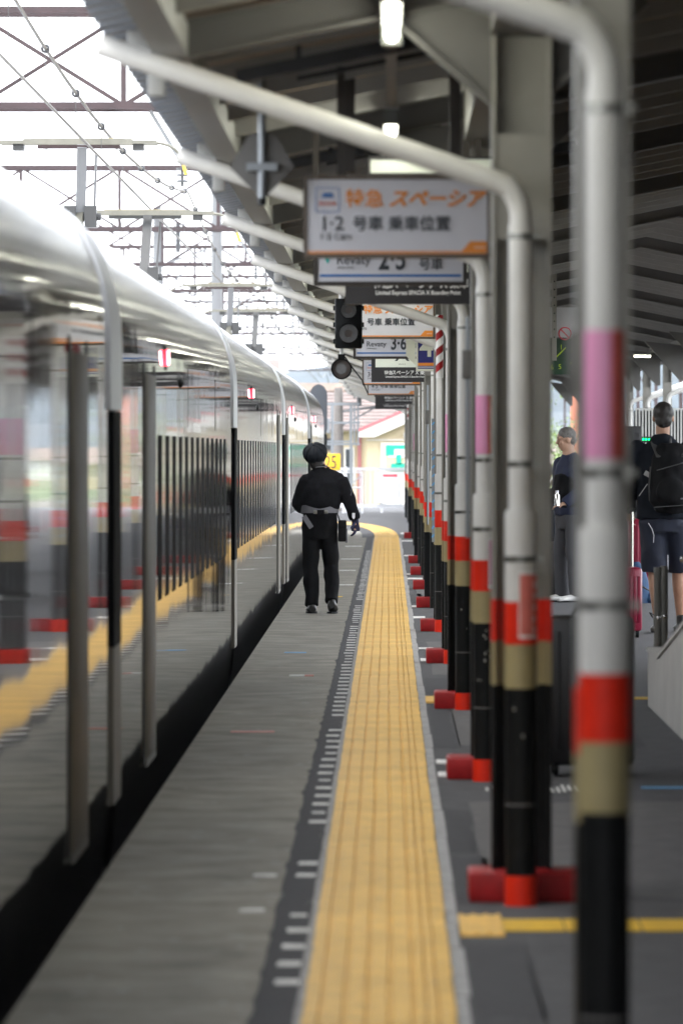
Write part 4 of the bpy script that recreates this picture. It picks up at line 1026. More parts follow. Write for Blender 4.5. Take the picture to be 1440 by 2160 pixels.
def suitcase(label, x, y, w, d, h, mt, rz=0, handle=.0):
    t = thing('suitcase', label, 'suitcase', (x, y, 0), rz, None)
    b = MB(); b.bb(-w/2, w/2, -d/2, d/2, .05, h); b.build('shell', mt, t, bevel=.03)
    for k in range(6):
        xx = -w/2+w*(k+.8)/6.6; b = MB(); b.bb(xx-.012, xx+.012, -d/2-.007, -d/2+.01, .12, h-.07); b.build('rib', mt, t, bevel=.004)
    for sx in (-1, 1):
        for sy in (-1, 1):
            b = MB(); b.tube([(sx*(w/2-.04)-.012, sy*(d/2-.03), .027), (sx*(w/2-.04)+.012, sy*(d/2-.03), .027)], .027, 12); b.build('wheel', m_blk, t)
    if handle:
        b = MB()
        for q in (-.07, .07): b.tube([(q, d/2-.03, h-.02), (q, d/2-.03, h+handle)], .011, 8)
        b.build('handle_tube', m_inox, t)
        b = MB(); b.bb(-.09, .09, d/2-.05, d/2-.01, h+handle, h+handle+.03); b.build('handle_grip', m_blk, t)
    else:
        b = MB(); b.tube([(-.08, 0, h), (-.07, 0, h+.03), (.07, 0, h+.03), (.08, 0, h)], .01, 8); b.build('carry_handle', m_blk, t)
    return t
suitcase('black ribbed suitcase standing between the second column and the foreground pipe', .93, 28.4, .40, .3, .735, m_caseb)
suitcase('magenta suitcase with tall handle half hidden by the foreground pipe', 1.90, 49.3, .22, .42, .56, m_case, R(4), handle=.44)
suitcase('red suitcase standing behind the backpacker beside the shorts', 2.60, 62.5, .34, .26, .80, m_case)
suitcase('black suitcase at the feet of the grey haired person', 1.63, 61.5, .16, .3, .58, m_caseb)
t = thing('duffel_bag', 'dark blue slouching fabric bag on the ground beside the magenta suitcase', 'bag', (2.50, 60.2, 0))
def cloth_noise(me, amp, fr, seed=0):
    me.update()
    ns = [v.normal.copy() for v in me.vertices]
    for v, n_ in zip(me.vertices, ns): v.co += n_*amp*noise.noise((v.co.x*fr+seed, v.co.y*fr, v.co.z*fr*.8))
b = MB(); b.tube([(-.12, 0, .0), (-.10, 0, .08), (-.07, 0, .2), (-.07, 0, .33), (-.08, 0, .4)], [.15, .17, .12, .07, .03], 24); b.sphere((.06, 0, .06), .13, 16, 10, (1, .8, .5))
o = b.build('fabric', m_bagb, t); cloth_noise(o.data, .03, 9)
b = MB(); b.tube([(-.09, -.1, .2), (0, -.15, .15), (.08, -.12, .1)], .008, 6); b.build('strap', m_strap, t)
t = thing('departure_board', 'dark green departure board with yellow figures under a no smoking sign', 'board', (2.05, 66, 2.30))
b = MB(); b.bb(-.33, .33, -.05, .05, 0, .385); b.build('panel', m_dkgreen, t)
for s_, x, z in (('1', -.20, .27), ('2', -.08, .24), ('4', -.09, .10), ('5', -.215, .06), ('6', -.30, .055), ('3', .06, .2), ('7', .12, .08)): text(s_, .075, m_ygreen, x, -.052, z, t, 'CENTER')
b = MB(); b.beam((-.26, -.053, .18), (-.15, -.053, .29), .004, .012); b.build('bright_line', m_ygreen, t)
b = MB(); b.bb(-.33, .33, -.04, .04, .40, .72); b.build('white_board', m_face, t)
b = MB(); c0 = (-.16, -.047, .44); b.tube([(c0[0]+.065*math.cos(a), c0[1], c0[2]+.065*math.sin(a)) for a in [R(j*15) for j in range(25)]], .007, 6); b.beam((c0[0]-.045, c0[1], c0[2]+.045), (c0[0]+.045, c0[1], c0[2]-.045), .008, .012); b.build('no_smoking_ring', m_pinkh, t)
b = MB(); b.bb(-.30, -.25, -.10, -.07, .15, 1.15); b.build('slotted_hanger', m_col, t)
hb = MB(); hb.tube([(0, -.002, 0), (0, .002, 0)], .009, 8); hm_ = hb.mesh('slot', m_dark)
for j in range(8): inst('slot', hm_, t, (-.275, -.102, .40+j*.085))
b = MB(); b.bb(.25, .29, -.02, .02, .72, 1.2); b.build('hanger', m_col, t)
t = thing('louvred_kiosk', 'silver louvred cabinet with green lights behind the backpacker', 'cabinet', (3.45, 75, 0))
b = MB(); b.bb(-.44, .9, 0, .6, 0, 1.97); b.build('body', m_dark, t)
lm = MB(); lm.bb(-.010, .010, -.03, .0, 1.55, 1.985); lmm = lm.mesh('louvre', m_kiosk)
for j in range(34):
    x = -.435+j*.039
    if 9 <= j <= 10: continue
    inst('louvre', lmm, t, (x, 0, 0))
b = MB(); b.bb(-.45, .9, -.035, .0, 1.985, 2.0); b.bb(-.45, .9, -.035, 0, 1.53, 1.55); b.build('rail', m_kiosk, t)
b = MB(); b.bb(-.44, -.12, -.045, -.031, 1.585, 1.655); b.build('display', m_dark, t)
for j in range(7):
    b = MB(); b.bb(-.43+j*.035, -.412+j*.035, -.05, -.0455, 1.61, 1.635); b.build('green_light', m_led, t)
for x, z in ((-.07, 1.92), (.32, 1.93), (.36, 1.93)):
    b = MB(); b.bb(x-.012, x+.012, -.05, -.031, z-.015, z+.015); b.build('green_light', m_led, t)
t = thing('dark_cabinet', 'tall black cabinet just right of the pink wrapped foreground pipe', 'cabinet', (2.98, 74, 0))
b = MB(); b.bb(-.25, .06, 0, .5, 0, 1.78); b.build('body', m_caseb, t, bevel=.01); b = MB(); b.bb(-.22, .03, -.012, .0, .3, 1.7); b.build('door', m_caseb, t)

# ------------------------------------------------------------------ people
def loft(bm, secs, n=14):
    """secs: (point, rx, ry); rings square to the path, closed at both ends"""
    pts = [Vector(s[0]) for s in secs]; k = len(pts); rings = []
    for i, (p, rx, ry) in enumerate(secs):
        t = (pts[min(i+1, k-1)]-pts[max(i-1, 0)]); t.normalize()
        ax = Vector((1, 0, 0)) if abs(t.x) < .85 else Vector((0, 1, 0))
        s = (ax-t*ax.dot(t)).normalized(); u = t.cross(s)
        rings.append([bm.verts.new(pts[i]+s*rx*math.cos(a)+u*ry*math.sin(a)) for a in [2*math.pi*j/n for j in range(n)]])
    for i in range(k-1):
        for j in range(n): bm.faces.new((rings[i][j], rings[i][(j+1) % n], rings[i+1][(j+1) % n], rings[i+1][j]))
    for ring, p, d in ((rings[0], pts[0], -1), (rings[-1], pts[-1], 1)):
        bm.faces.new(ring[::-1] if d < 0 else ring)
def ball(bm, c, r, sc=(1, 1, 1)):
    mt = Matrix.Translation(c) @ Matrix.Diagonal((r*sc[0], r*sc[1], r*sc[2], 1))
    bmesh.ops.create_uvsphere(bm, u_segments=18, v_segments=12, radius=1, matrix=mt)
def skin(name, bm, vox, mat, parent, smooth=4, wr=0, fr=12, seed=0):
    bmesh.ops.recalc_face_normals(bm, faces=bm.faces)
    me = bpy.data.meshes.new(name); bm.to_mesh(me); bm.free()
    o = bpy.data.objects.new(name, me); C.objects.link(o)
    r = o.modifiers.new('r', 'REMESH'); r.mode = 'VOXEL'; r.voxel_size = vox
    s = o.modifiers.new('s', 'SMOOTH'); s.iterations = smooth; s.factor = .5
    dg = bpy.context.evaluated_depsgraph_get(); dg.update()
    m2 = bpy.data.meshes.new_from_object(o.evaluated_get(dg)); o.modifiers.clear(); o.data = m2; bpy.data.meshes.remove(me)
    if wr: cloth_noise(m2, wr, fr, seed)
    m2.shade_smooth(); m2.materials.clear(); m2.materials.append(mat); m2.name = name
    o.parent = parent
    return o
def fingers(bm, w, d, nrm, s=1.0, curl=.5, thumb=1):
    """hand from wrist w along d; nrm = palm normal; five fingers"""
    w = Vector(w); d = Vector(d).normalized(); nrm = Vector(nrm); nrm = (nrm-d*nrm.dot(d)).normalized(); side = d.cross(nrm)
    loft(bm, [(w-d*.02*s, .024*s, .02*s), (w+d*.03*s, .034*s, .017*s), (w+d*.075*s, .040*s, .015*s), (w+d*.092*s, .036*s, .012*s)])
    for k, (o, L) in enumerate(((-.030, .062), (-.010, .072), (.010, .068), (.029, .052))):
        p = w+d*.08*s+side*o*s; dd = d.copy(); pts = [(p, .0095*s, .0095*s)]
        for j, f in enumerate((.42, .32, .26)):
            ang = curl*(.5+.5*j); dd = (dd*math.cos(ang)+nrm*math.sin(ang)).normalized(); dd = dd
            p = p+dd*L*f*s; pts.append((p, (.0092-.001*j)*s, (.0092-.001*j)*s))
        loft(bm, pts, 8)
    p = w+d*.02*s-side*.028*s*thumb; q = p+(d*.6-side*.6*thumb+nrm*.4).normalized()*.035*s; r_ = q+(d*.8-side*.1*thumb+nrm*.55).normalized()*.028*s
    loft(bm, [(p, .013*s, .013*s), (q, .011*s, .011*s), (r_, .008*s, .008*s)], 8)
def head(bm, c, s=1.0, yaw=0, pitch=0, roll=0):
    """head centred at c facing +Y before yaw"""
    b2 = bmesh.new()
    ball(b2, (0, -.008, .022), .094, (.82, 1.02, 1.0)); ball(b2, (0, .018, -.045), .068, (.86, .98, 1.0)); ball(b2, (0, .045, -.085), .034, (1.05, .9, .8))
    ball(b2, (0, .088, -.012), .016, (.7, .9, 1.5)); ball(b2, (0, .098, -.028), .014, (1.1, 1, .8))
    for sx in (-1, 1):
        ball(b2, (sx*.03, .078, .022), .018, (1.5, .6, .5)); ball(b2, (sx*.079, -.006, -.012), .026, (.35, .7, 1.15)); ball(b2, (sx*.042, .056, -.03), .026, (.9, .7, .8))
    ball(b2, (0, .082, -.058), .014, (1.6, .6, .45)); ball(b2, (0, .078, -.068), .013, (1.4, .6, .5))
    mt = Matrix.Translation(c) @ Matrix.Rotation(yaw, 4, 'Z') @ Matrix.Rotation(roll, 4, 'Y') @ Matrix.Rotation(pitch, 4, 'X') @ Matrix.Scale(s, 4)
    bmesh.ops.transform(b2, matrix=mt, verts=b2.verts)
    me = bpy.data.meshes.new('h'); b2.to_mesh(me); b2.free(); bm.from_mesh(me); bpy.data.meshes.remove(me)
    return mt
def limb(bm, a, b_, c, ra, rb, rc, e=0):
    a, b_, c = Vector(a), Vector(b_), Vector(c)
    loft(bm, [(a, ra+e, ra+e), (a.lerp(b_, .5), (ra+rb)/2*1.03+e, (ra+rb)/2*1.03+e), (b_, rb+e, rb+e), (b_.lerp(c, .3), rb*1.02+e, rb*1.02+e), (c, rc+e, rc+e)])
def shoe(parent, heel, toe, mat, w=.043, h=.085):
    bm = bmesh.new(); a = Vector(heel); t = Vector(toe); d = (t-a)
    loft(bm, [(a-d*.05+Vector((0, 0, .035)), w*.75, .035), (a+d*.15+Vector((0, 0, .042)), w*.9, .042), (a+d*.5+Vector((0, 0, .036)), w, .036), (a+d*.85+Vector((0, 0, .028)), w*1.05, .028), (a+d*1.02+Vector((0, 0, .024)), w*.6, .02)])
    loft(bm, [(a+d*.12+Vector((0, 0, .03)), w*.8, w*.8), (a+d*.12+Vector((0, 0, h+.03)), w*.8, w*.9)])
    s = skin('shoe', bm, .008, mat, parent, 3)
    b = MB(); n = 10; L = d.length; q = d.normalized(); sd_ = Vector((q.y, -q.x, 0))
    P = []
    for j in range(16):
        ang = 2*math.pi*j/16; pp = a+d*.47+q*(L*.56*math.cos(ang))+sd_*(w*1.06*math.sin(ang)); P.append((pp.x, pp.y))
    zz = min(a.z, t.z)
    b.prism(P, 'Z', max(.001, zz-.001), max(.001, zz)+.014); b.build('sole', m_blk, s)
    return s

# --- uniformed person walking away
t = thing('person', 'person in black uniform and black cap walking away along the train, with grey belt', 'person', (-.575, 56.2, .006))
shL, elL, wrL = (-.166, -.01, 1.215), (-.25, .02, .99), (-.15, .21, .93)
shR, elR, wrR = (.134, -.01, 1.22), (.225, -.01, 1.02), (.272, .03, .86)
hL, kL, aL = (-.125, 0, .80), (-.128, .04, .43), (-.118, -.03, .10)
hR, kR, aR = (.03, 0, .80), (.055, .09, .43), (.062, -.10, .135)
bm = bmesh.new()
loft(bm, [((-.048, 0, .72), .12, .09), ((-.048, 0, .84), .15, .105), ((-.04, 0, .95), .125, .09), ((-.03, 0, 1.08), .15, .10), ((-.02, -.01, 1.2), .17, .095), ((-.03, -.005, 1.28), .09, .06), ((-.05, .01, 1.36), .048, .05)])
loft(bm, [((-.045, 0, 1.28), .05, .05), ((-.07, .015, 1.42), .05, .052)])
limb(bm, shL, elL, wrL, .05, .04, .028); limb(bm, shR, elR, wrR, .05, .04, .028)
limb(bm, hL, kL, aL, .08, .05, .036); limb(bm, hR, kR, aR, .08, .05, .036)
hm4 = head(bm, (-.085, .025, 1.435), .95, R(-22), R(2), R(-6))
fingers(bm, wrL, (.6, .6, -.1), (0, .2, -1), .88, .5, 1); fingers(bm, (.277, .04, .84), (.03, .08, -1), (-1, .2, 0), .88, .55, 1)
for a, u in ((aL, 0), (aR, .035)): loft(bm, [((a[0], a[1]-.03, .04+u), .028, .028), ((a[0], a[1]+.06, .037+u*.8), .03, .026), ((a[0], a[1]+.13, .03+u*.3), .026, .016)])
skin('body', bm, .008, m_skin, t, 3)
bm = bmesh.new()  # jacket
loft(bm, [((-.048, 0, .945), .150, .112), ((-.045, 0, .98), .178, .135), ((-.038, 0, 1.05), .190, .140), ((-.024, -.01, 1.13), .190, .130), ((-.016, -.012, 1.19), .165, .112), ((-.022, -.008, 1.24), .12, .092), ((-.036, -.002, 1.285), .085, .076), ((-.046, .003, 1.325), .064, .064)], 20)
for sh in (shL, shR): loft(bm, [((-.035, -.003, 1.272), .055, .06), (Vector(sh).lerp(Vector((-.03, -.005, 1.262)), .45), .058, .068), (sh, .060, .066), (Vector(sh)+Vector((math.copysign(.03, sh[0]), 0, -.04)), .055, .06)])
limb(bm, shL, elL, wrL, .068, .056, .042, .004); limb(bm, shR, elR, wrR, .068, .056, .043, .004)
jk = skin('jacket', bm, .010, m_uni, t, 4, .013, 12)
bm = bmesh.new(); loft(bm, [((-.05, .0, 1.318), .069, .069), ((-.055, .006, 1.345), .062, .062)], 20); skin('collar', bm, .006, m_uni, t, 2)
b = MB(); b.tube([(-.05+.071*math.cos(a), .002+.071*math.sin(a), 1.335+.006*math.cos(a)) for a in [R(q*18) for q in range(21)]], .006, 6); b.build('collar_piping', m_greyb, t)
bm = bmesh.new()  # trousers
loft(bm, [((-.048, 0, .68), .135, .115), ((-.048, 0, .78), .168, .125), ((-.045, 0, .86), .165, .12), ((-.045, 0, .935), .15, .108)], 20)
for h_, k_, a_ in ((hL, kL, aL), (hR, kR, aR)):
    v = [Vector(q) for q in (h_, k_, a_)]
    loft(bm, [(v[0], .088, .10), (v[0].lerp(v[1], .5), .080, .09), (v[1], .072, .08), (v[1].lerp(v[2], .45), .067, .076), (v[2]+Vector((0, 0, -.03)), .062, .076)], 18)
skin('trousers', bm, .010, m_trou, t, 4, .014, 11, 4)
bm = bmesh.new()  # grey belt panel
n = 40; pts = []
b = MB(); ring = []
for j in range(n):
    a = 2*math.pi*j/n; drop = .5+.5*abs(math.cos(a)); zt = .955+.05*abs(math.cos(a))**1.5 if math.sin(a) < .3 else .955
    for z_, e_ in ((.915, .004), (zt, .0)): ring.append((-.046+(.168+e_)*math.cos(a), (.128+e_)*math.sin(a), z_))
b.add(ring, [(2*j, (2*j+2) % (2*n), (2*j+3) % (2*n), 2*j+1) for j in range(n)]); b.build('grey_belt', m_greyb, t)
b = MB(); b.bb(-.075, .0, -.145, -.131, .905, .945); b.build('belt_webbing', m_uni, t)
for x in (-.085, .012):
    b = MB(); b.bb(x-.017, x+.017, -.146, -.132, .908, .942); b.build('buckle', m_clamp, t, bevel=.003)
b = MB(); b.box((-.155, -.118, .835), (.045, .012, .13), Matrix.Rotation(R(-33), 3, 'Y')); b.build('hanging_tag', m_greyb, t)
bm = bmesh.new(); fingers(bm, (.277, .04, .845), (.03, .08, -1), (-1, .2, 0), 1.06, .6, 1); loft(bm, [((.271, .03, .875), .034, .034), ((.278, .04, .83), .034, .03)]); skin('glove', bm, .005, m_glove, t, 2)
b = MB(); b.box((.262, -.045, .895), (.026, .006, .04)); b.prism([(.249, .875), (.275, .875), (.262, .857)], 'Y', -.05, -.043); b.build('sleeve_badge', m_face, t)
b = MB()
for a, c_ in (((.222, -.05, 1.15), (.245, -.045, 1.11)), ((.245, -.045, 1.11), (.238, -.055, 1.075)), ((.222, -.05, 1.15), (.218, -.058, 1.1)), ((.218, -.058, 1.1), (.238, -.055, 1.075))): b.tube([a, c_], .0025, 5)
b.build('sleeve_emblem', m_greyb, t)
# cap: puffy eight-panel crown, button, peak, hair below
bm = bmesh.new(); mtx = Matrix.Translation((-.088, -.005, 1.455)) @ Matrix.Rotation(R(-10), 4, 'Y') @ Matrix.Rotation(R(36), 4, 'X')
ball(bm, (0, .0, .01), .116, (1.0, 1.0, .78)); ball(bm, (0, .01, -.045), .096, (1.0, 1.0, .7))
bmesh.ops.transform(bm, matrix=mtx, verts=bm.verts)
cap = skin('cap', bm, .007, m_cap, t, 4)
inv = mtx.inverted()
for v in cap.data.vertices:
    p = inv @ v.co
    if p.z > -.03:
        a = math.atan2(p.y, p.x); rr = math.hypot(p.x, p.y); v.co -= (v.co-mtx.translation).normalized()*.009*abs(math.cos(4*a))**14*min(1, rr/.03)
b = MB(); q = mtx @ Vector((0, 0, .10)); b.sphere(q, .011, 10, 6, (1, 1, .6)); b.build('cap_button', m_cap, t)
bm = bmesh.new(); ball(bm, (-.085, .0, 1.41), .085, (.92, .95, .8)); ball(bm, (-.075, -.03, 1.36), .06, (1.05, .75, .85)); skin('hair', bm, .008, m_hair, t, 3)
shoe(t, (aL[0], aL[1]-.04, .002), (aL[0]-.01, aL[1]+.2, .002), m_shoe, .05); shoe(t, (aR[0], aR[1]-.04, .045), (aR[0]+.015, aR[1]+.19, .002), m_shoe, .048)
t2 = thing('hip_pouch', 'black pouch hanging at the right hip of the uniformed person', 'pouch', (-.575+.155, 56.2, .66))
b = MB(); b.bb(-.035, .04, -.075, .075, 0, .19); b.build('bag', m_packm, t2, bevel=.015); b = MB(); b.bb(-.034, .042, -.079, .079, .12, .195); b.build('flap', m_packm, t2, bevel=.01)
b = MB(); b.bb(.030, .052, -.06, -.03, -.01, .12); b.build('torch', m_greyb, t2, bevel=.004); b = MB(); b.tube([(-.02, 0, .19), (-.05, 0, .28)], .008, 6); b.build('strap', m_strap, t2)

# --- backpacker seen from behind
t = thing('person', 'tall dark haired person in dark jacket and navy shorts with a large backpack', 'person', (2.24, 50.4, 0))
shL, elL, wrL = (-.215, 0, 1.50), (-.285, .0, 1.22), (-.26, .14, 1.0)
shR, elR, wrR = (.215, 0, 1.50), (.29, .02, 1.22), (.26, .18, 1.05)
hL, kL, aL = (-.085, 0, .92), (-.06, .03, .50), (-.035, -.08, .09)
hR, kR, aR = (.10, 0, .92), (.14, .16, .52), (.165, .20, .09)
bm = bmesh.new()
loft(bm, [((0, 0, .85), .15, .11), ((0, 0, .98), .175, .12), ((0, 0, 1.15), .155, .11), ((0, 0, 1.35), .185, .12), ((0, 0, 1.48), .19, .10), ((0, .005, 1.55), .09, .07), ((0, .015, 1.62), .058, .06)])
loft(bm, [((0, .01, 1.55), .06, .06), ((.005, .02, 1.70), .058, .06)])
limb(bm, shL, elL, wrL, .058, .045, .032); limb(bm, shR, elR, wrR, .058, .045, .032)
limb(bm, hL, kL, aL, .09, .058, .038); limb(bm, hR, kR, aR, .09, .058, .038)
for k_, a_ in ((kL, aL), (kR, aR)): ball(bm, Vector(k_).lerp(Vector(a_), .3)+Vector((0, -.02, 0)), .055, (.95, .9, 1.9))
head(bm, (.008, .03, 1.765), 1.02, 0, R(-3)); fingers(bm, wrL, (.1, .3, -1), (1, 0, 0), 1, .5, 1); fingers(bm, wrR, (-.1, .5, -.8), (-1, 0, 0), 1, .6, -1)
for a in (aL, aR): loft(bm, [((a[0], a[1]-.03, .04), .032, .03), ((a[0], a[1]+.08, .035), .036, .03), ((a[0], a[1]+.17, .025), .03, .02)])
skin('body', bm, .009, m_skind, t, 3)
bm = bmesh.new()
loft(bm, [((0, 0, .93), .205, .145), ((0, 0, 1.0), .205, .15), ((0, 0, 1.2), .20, .145), ((0, 0, 1.38), .215, .145), ((0, 0, 1.49), .205, .12), ((0, 0, 1.56), .12, .09), ((0, .008, 1.62), .074, .076)], 20)
limb(bm, shL, elL, wrL, .075, .066, .05, .006); limb(bm, shR, elR, wrR, .075, .066, .05, .006); ball(bm, shL, .08); ball(bm, shR, .08)
skin('jacket', bm, .011, m_jack, t, 4, .014, 11, 2)
bm = bmesh.new()
loft(bm, [((0, 0, .82), .18, .14), ((0, 0, .95), .19, .14), ((0, 0, 1.03), .18, .13)], 20)
for h_, k_ in ((hL, kL), (hR, kR)):
    v = [Vector(h_), Vector(k_)]; loft(bm, [(v[0], .112, .125), (v[0].lerp(v[1], .6), .108, .118), (v[0].lerp(v[1], 1.0), .105, .112)], 18)
skin('shorts', bm, .011, m_navyc, t, 4, .014, 10, 5)
b = MB(); b.tube([(-.12, -.128, .90), (-.09, -.135, .85), (-.075, -.135, .80), (-.078, -.13, .74)], .003, 6); b.tube([(.04, -.10, .64), (.042, -.095, .52)], .003, 6); b.build('reflective_trim', m_face, t)
bm = bmesh.new(); ball(bm, (.008, .008, 1.80), .098, (.86, 1.02, .95)); ball(bm, (.008, -.025, 1.74), .08, (.9, .75, .85)); skin('hair', bm, .008, m_hair, t, 3, .004, 40)
for a in (aL, aR):
    shoe(t, (a[0], a[1]-.05, .002), (a[0]-.01, a[1]+.22, .002), m_shoe, .052, .11)
b = MB()
for sx in (-1, 1): b.tube([(aL[0]-.04+.02*sx, aL[1]-.05, .14), (aL[0]-.075, aL[1]-.06, .17), (aL[0]-.05, aL[1]-.055, .13)], .005, 6)
b.build('shoelace', m_blk, t)
t2 = thing('backpack', 'large black backpack worn by the tall person in shorts', 'backpack', (2.24+.06, 50.4-.155, 1.0))
bm = bmesh.new(); loft(bm, [((0, -.02, .0), .14, .085), ((0, -.045, .08), .175, .12), ((0, -.04, .25), .17, .125), ((0, -.02, .42), .15, .10), ((0, 0, .52), .115, .07), ((0, .0, .55), .08, .04)], 20); ball(bm, (0, -.15, .16), .1, (1.2, .5, 1.2))
skin('pack', bm, .010, m_packm, t2, 4, .014, 12, 8)
for sx in (-1, 1):
    b = MB(); b.beam((sx*.1, -.10, .44), (sx*.14, .10, .56), .04, .012); b.build('shoulder_strap', m_strap, t2)
    b = MB(); b.tube([(sx*.172, -.05, .08), (sx*.178, -.06, .2), (sx*.165, -.06, .36)], .008, 6); b.build('side_strap', m_strap, t2)
b = MB(); b.beam((-.12, -.165, .33), (.13, -.15, .40), .02, .006); b.beam((-.14, -.15, .03), (.15, -.16, .05), .02, .006); b.build('buckle_strap', m_strap, t2)
text('SPORT', .022, m_greyb, .09, -.197, .10, t2, 'CENTER')if False else None
b = MB(); b.box((.1, -.20, .10), (.055, .004, .014)); b.build('name_patch', m_greyb, t2)
b = MB(); b.box((-.19, -.03, .30), (.05, .03, .04), Matrix.Rotation(.5, 3, 'Y')); b.beam((-.19, -.05, .22), (-.26, -.05, .12), .02, .006); b.build('metal_clip', m_ltsteel, t2)
b = MB(); b.tube([(0, 0, .55), (0, .03, .585), (0, .06, .55)], .01, 6); b.build('grab_loop', m_strap, t2)

# --- grey haired person facing left
t = thing('person', 'grey haired person in blue jacket facing left between the column and foreground pipe', 'person', (1.79, 60.6, 0), R(118))
shL, elL, wrL = (-.20, 0, 1.36), (-.25, .0, 1.10), (-.20, .18, .97)
shR, elR, wrR = (.20, 0, 1.36), (.25, .0, 1.10), (.20, .18, .97)
hL, kL, aL = (-.09, 0, .84), (-.10, .02, .46), (-.10, -.02, .08)
hR, kR, aR = (.09, 0, .84), (.10, .04, .46), (.11, .03, .08)
bm = bmesh.new()
loft(bm, [((0, 0, .78), .15, .11), ((0, 0, .90), .17, .125), ((0, .015, 1.06), .165, .135), ((0, 0, 1.24), .18, .125), ((0, 0, 1.36), .175, .10), ((0, .01, 1.42), .085, .07), ((0, .025, 1.48), .056, .06)])
loft(bm, [((0, .01, 1.42), .058, .06), ((0, .035, 1.56), .056, .06)])
limb(bm, shL, elL, wrL, .055, .043, .031); limb(bm, shR, elR, wrR, .055, .043, .031); limb(bm, hL, kL, aL, .085, .055, .038); limb(bm, hR, kR, aR, .085, .055, .038)
hm3 = head(bm, (0, .05, 1.60), .97, R(-18), R(-6)); fingers(bm, wrL, (.4, .8, -.2), (0, .1, -1), .95, .5, -1); fingers(bm, wrR, (-.4, .8, -.2), (0, .1, -1), .95, .5, 1)
for a in (aL, aR): loft(bm, [((a[0], a[1]-.03, .04), .032, .03), ((a[0], a[1]+.08, .035), .036, .03), ((a[0], a[1]+.17, .025), .03, .02)])
skin('body', bm, .007, m_skin, t, 3)
for sx in (-1, 1):
    b = MB(); b.sphere(hm3 @ Vector((sx*.03, .0845, .004)), .0045, 8, 6); b.build('eye', m_ink, t)
    b = MB(); p0 = hm3 @ Vector((sx*.015, .094, .026)); p1 = hm3 @ Vector((sx*.048, .082, .026)); b.tube([p0, p1], .0035, 6); b.build('eyebrow', m_hairg, t)
bm = bmesh.new(); ball(bm, hm3 @ Vector((0, -.018, .045)), .093, (.88, 1.02, .84)); ball(bm, hm3 @ Vector((0, -.05, -.01)), .066, (1.1, .75, .9)); skin('hair', bm, .007, m_hairg, t, 3, .004, 40)
bm = bmesh.new(); loft(bm, [((0, 0, .86), .19, .14), ((0, .01, 1.0), .195, .155), ((0, 0, 1.24), .20, .14), ((0, 0, 1.35), .19, .115), ((0, .005, 1.42), .11, .085), ((0, .015, 1.465), .07, .07)], 20)
limb(bm, shL, elL, wrL, .066, .058, .045, .006); limb(bm, shR, elR, wrR, .066, .058, .045, .006); ball(bm, shL, .072); ball(bm, shR, .072); skin('jacket', bm, .010, m_bluec, t, 4, .012, 12, 3)
bm = bmesh.new(); loft(bm, [((0, .0, .94), .205, .15), ((0, .01, 1.05), .208, .168), ((0, .0, 1.25), .19, .152)], 20); skin('vest', bm, .010, m_packm, t, 4, .01, 12, 9)
bm = bmesh.new(); loft(bm, [((0, 0, .72), .155, .12), ((0, 0, .82), .18, .135), ((0, 0, .93), .17, .125)], 20)
for h_, k_, a_ in ((hL, kL, aL), (hR, kR, aR)):
    v = [Vector(q) for q in (h_, k_, a_)]; loft(bm, [(v[0], .097, .105), (v[0].lerp(v[1], .5), .09, .095), (v[1], .075, .08), (v[2]+Vector((0, 0, -.02)), .065, .075)], 18)
skin('trousers', bm, .010, m_greyt, t, 4, .012, 11, 4)
for a in (aL, aR): shoe(t, (a[0], a[1]-.05, .002), (a[0], a[1]+.21, .002), m_shoew, .05)
t2 = thing('water_bottle', 'silver bottle hanging at the side of the grey haired person', 'bottle', (1.645, 60.1, 1.02))
b = MB(); b.tube([(0, 0, -.07), (0, 0, .03), (0, 0, .05), (0, 0, .06)], [.028, .028, .014, .014], 12); b.build('flask', m_inox, t2); b = MB(); b.tube([(0, 0, .0605), (0, 0, .08)], .017, 10); b.build('lid', m_face, t2)

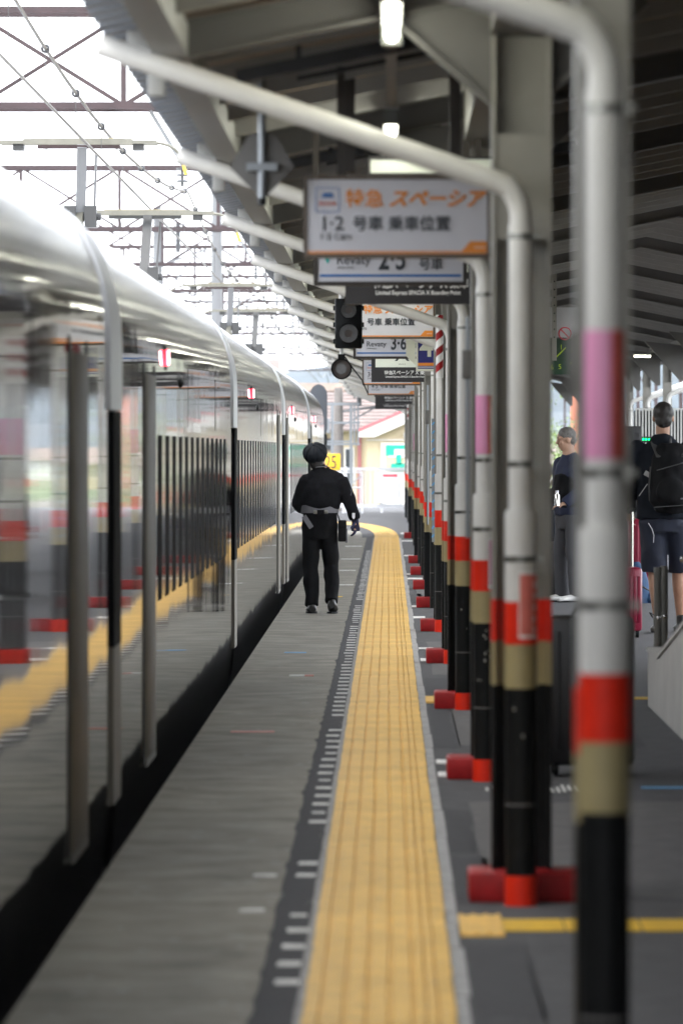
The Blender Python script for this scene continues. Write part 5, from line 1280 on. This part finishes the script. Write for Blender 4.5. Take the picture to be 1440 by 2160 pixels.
# --- person mostly hidden behind the second column
t = thing('person', 'shorter person in dark clothes mostly hidden behind the second column', 'person', (1.60, 62.5, 0), R(100))
bm = bmesh.new(); loft(bm, [((0, 0, .55), .12, .09), ((0, 0, .68), .13, .10), ((0, 0, .9), .135, .10), ((0, 0, 1.02), .13, .08), ((0, .01, 1.08), .05, .05), ((0, .02, 1.16), .045, .048)])
shL, elL, wrL = (-.15, 0, 1.0), (-.19, 0, .79), (-.17, .12, .68); shR, elR, wrR = (.15, 0, 1.0), (.19, 0, .79), (.17, .12, .68)
hL, kL, aL = (-.07, 0, .58), (-.075, .02, .33), (-.08, -.02, .07); hR, kR, aR = (.07, 0, .58), (.075, .03, .33), (.08, .02, .07)
limb(bm, shL, elL, wrL, .045, .036, .026); limb(bm, shR, elR, wrR, .045, .036, .026); limb(bm, hL, kL, aL, .065, .045, .032); limb(bm, hR, kR, aR, .065, .045, .032)
hm5 = head(bm, (0, .03, 1.25), .9); fingers(bm, wrL, (.1, .6, -.8), (1, 0, 0), .8, .4, 1); fingers(bm, wrR, (-.1, .6, -.8), (-1, 0, 0), .8, .4, -1)
skin('body', bm, .009, m_skind, t, 3)
bm = bmesh.new(); ball(bm, hm5 @ Vector((0, -.015, .04)), .09, (.9, 1.03, .85)); skin('hair', bm, .009, m_hair, t, 3)
bm = bmesh.new(); loft(bm, [((0, 0, .60), .15, .115), ((0, 0, .9), .155, .12), ((0, 0, 1.01), .145, .1), ((0, .005, 1.08), .07, .065)], 18); limb(bm, shL, elL, wrL, .055, .046, .036, .005); limb(bm, shR, elR, wrR, .055, .046, .036, .005); skin('jacket', bm, .011, m_jack, t, 4, .01, 12)
bm = bmesh.new(); loft(bm, [((0, 0, .5), .12, .1), ((0, 0, .66), .14, .105)], 18); limb(bm, hL, kL, aL, .08, .062, .055); limb(bm, hR, kR, aR, .08, .062, .055); skin('trousers', bm, .011, m_trou, t, 4, .01, 12)
for a in (aL, aR): shoe(t, (a[0], a[1]-.04, .002), (a[0], a[1]+.17, .002), m_shoe, .042)

# ------------------------------------------------------------------ hazy air
HAZE = .00009
b = MB(); b.bb(-900, 900, -75, 2400, -2.3, 70)
hz = b.build('haze', m_paper, smooth=False); hz.data.materials.clear()
hm = bpy.data.materials.new('haze_air'); hm.use_nodes = True; n = hm.node_tree; n.nodes.clear()
vo = n.nodes.new('ShaderNodeVolumePrincipled'); vo.inputs['Color'].default_value = (.72, .85, 1, 1); vo.inputs['Density'].default_value = HAZE; vo.inputs['Anisotropy'].default_value = .2
om = n.nodes.new('ShaderNodeOutputMaterial'); n.links.new(vo.outputs[0], om.inputs['Volume']); hz.data.materials.append(hm)
tag(hz, 'pale bluish air between the platform and the hills', 'haze', kind='stuff')
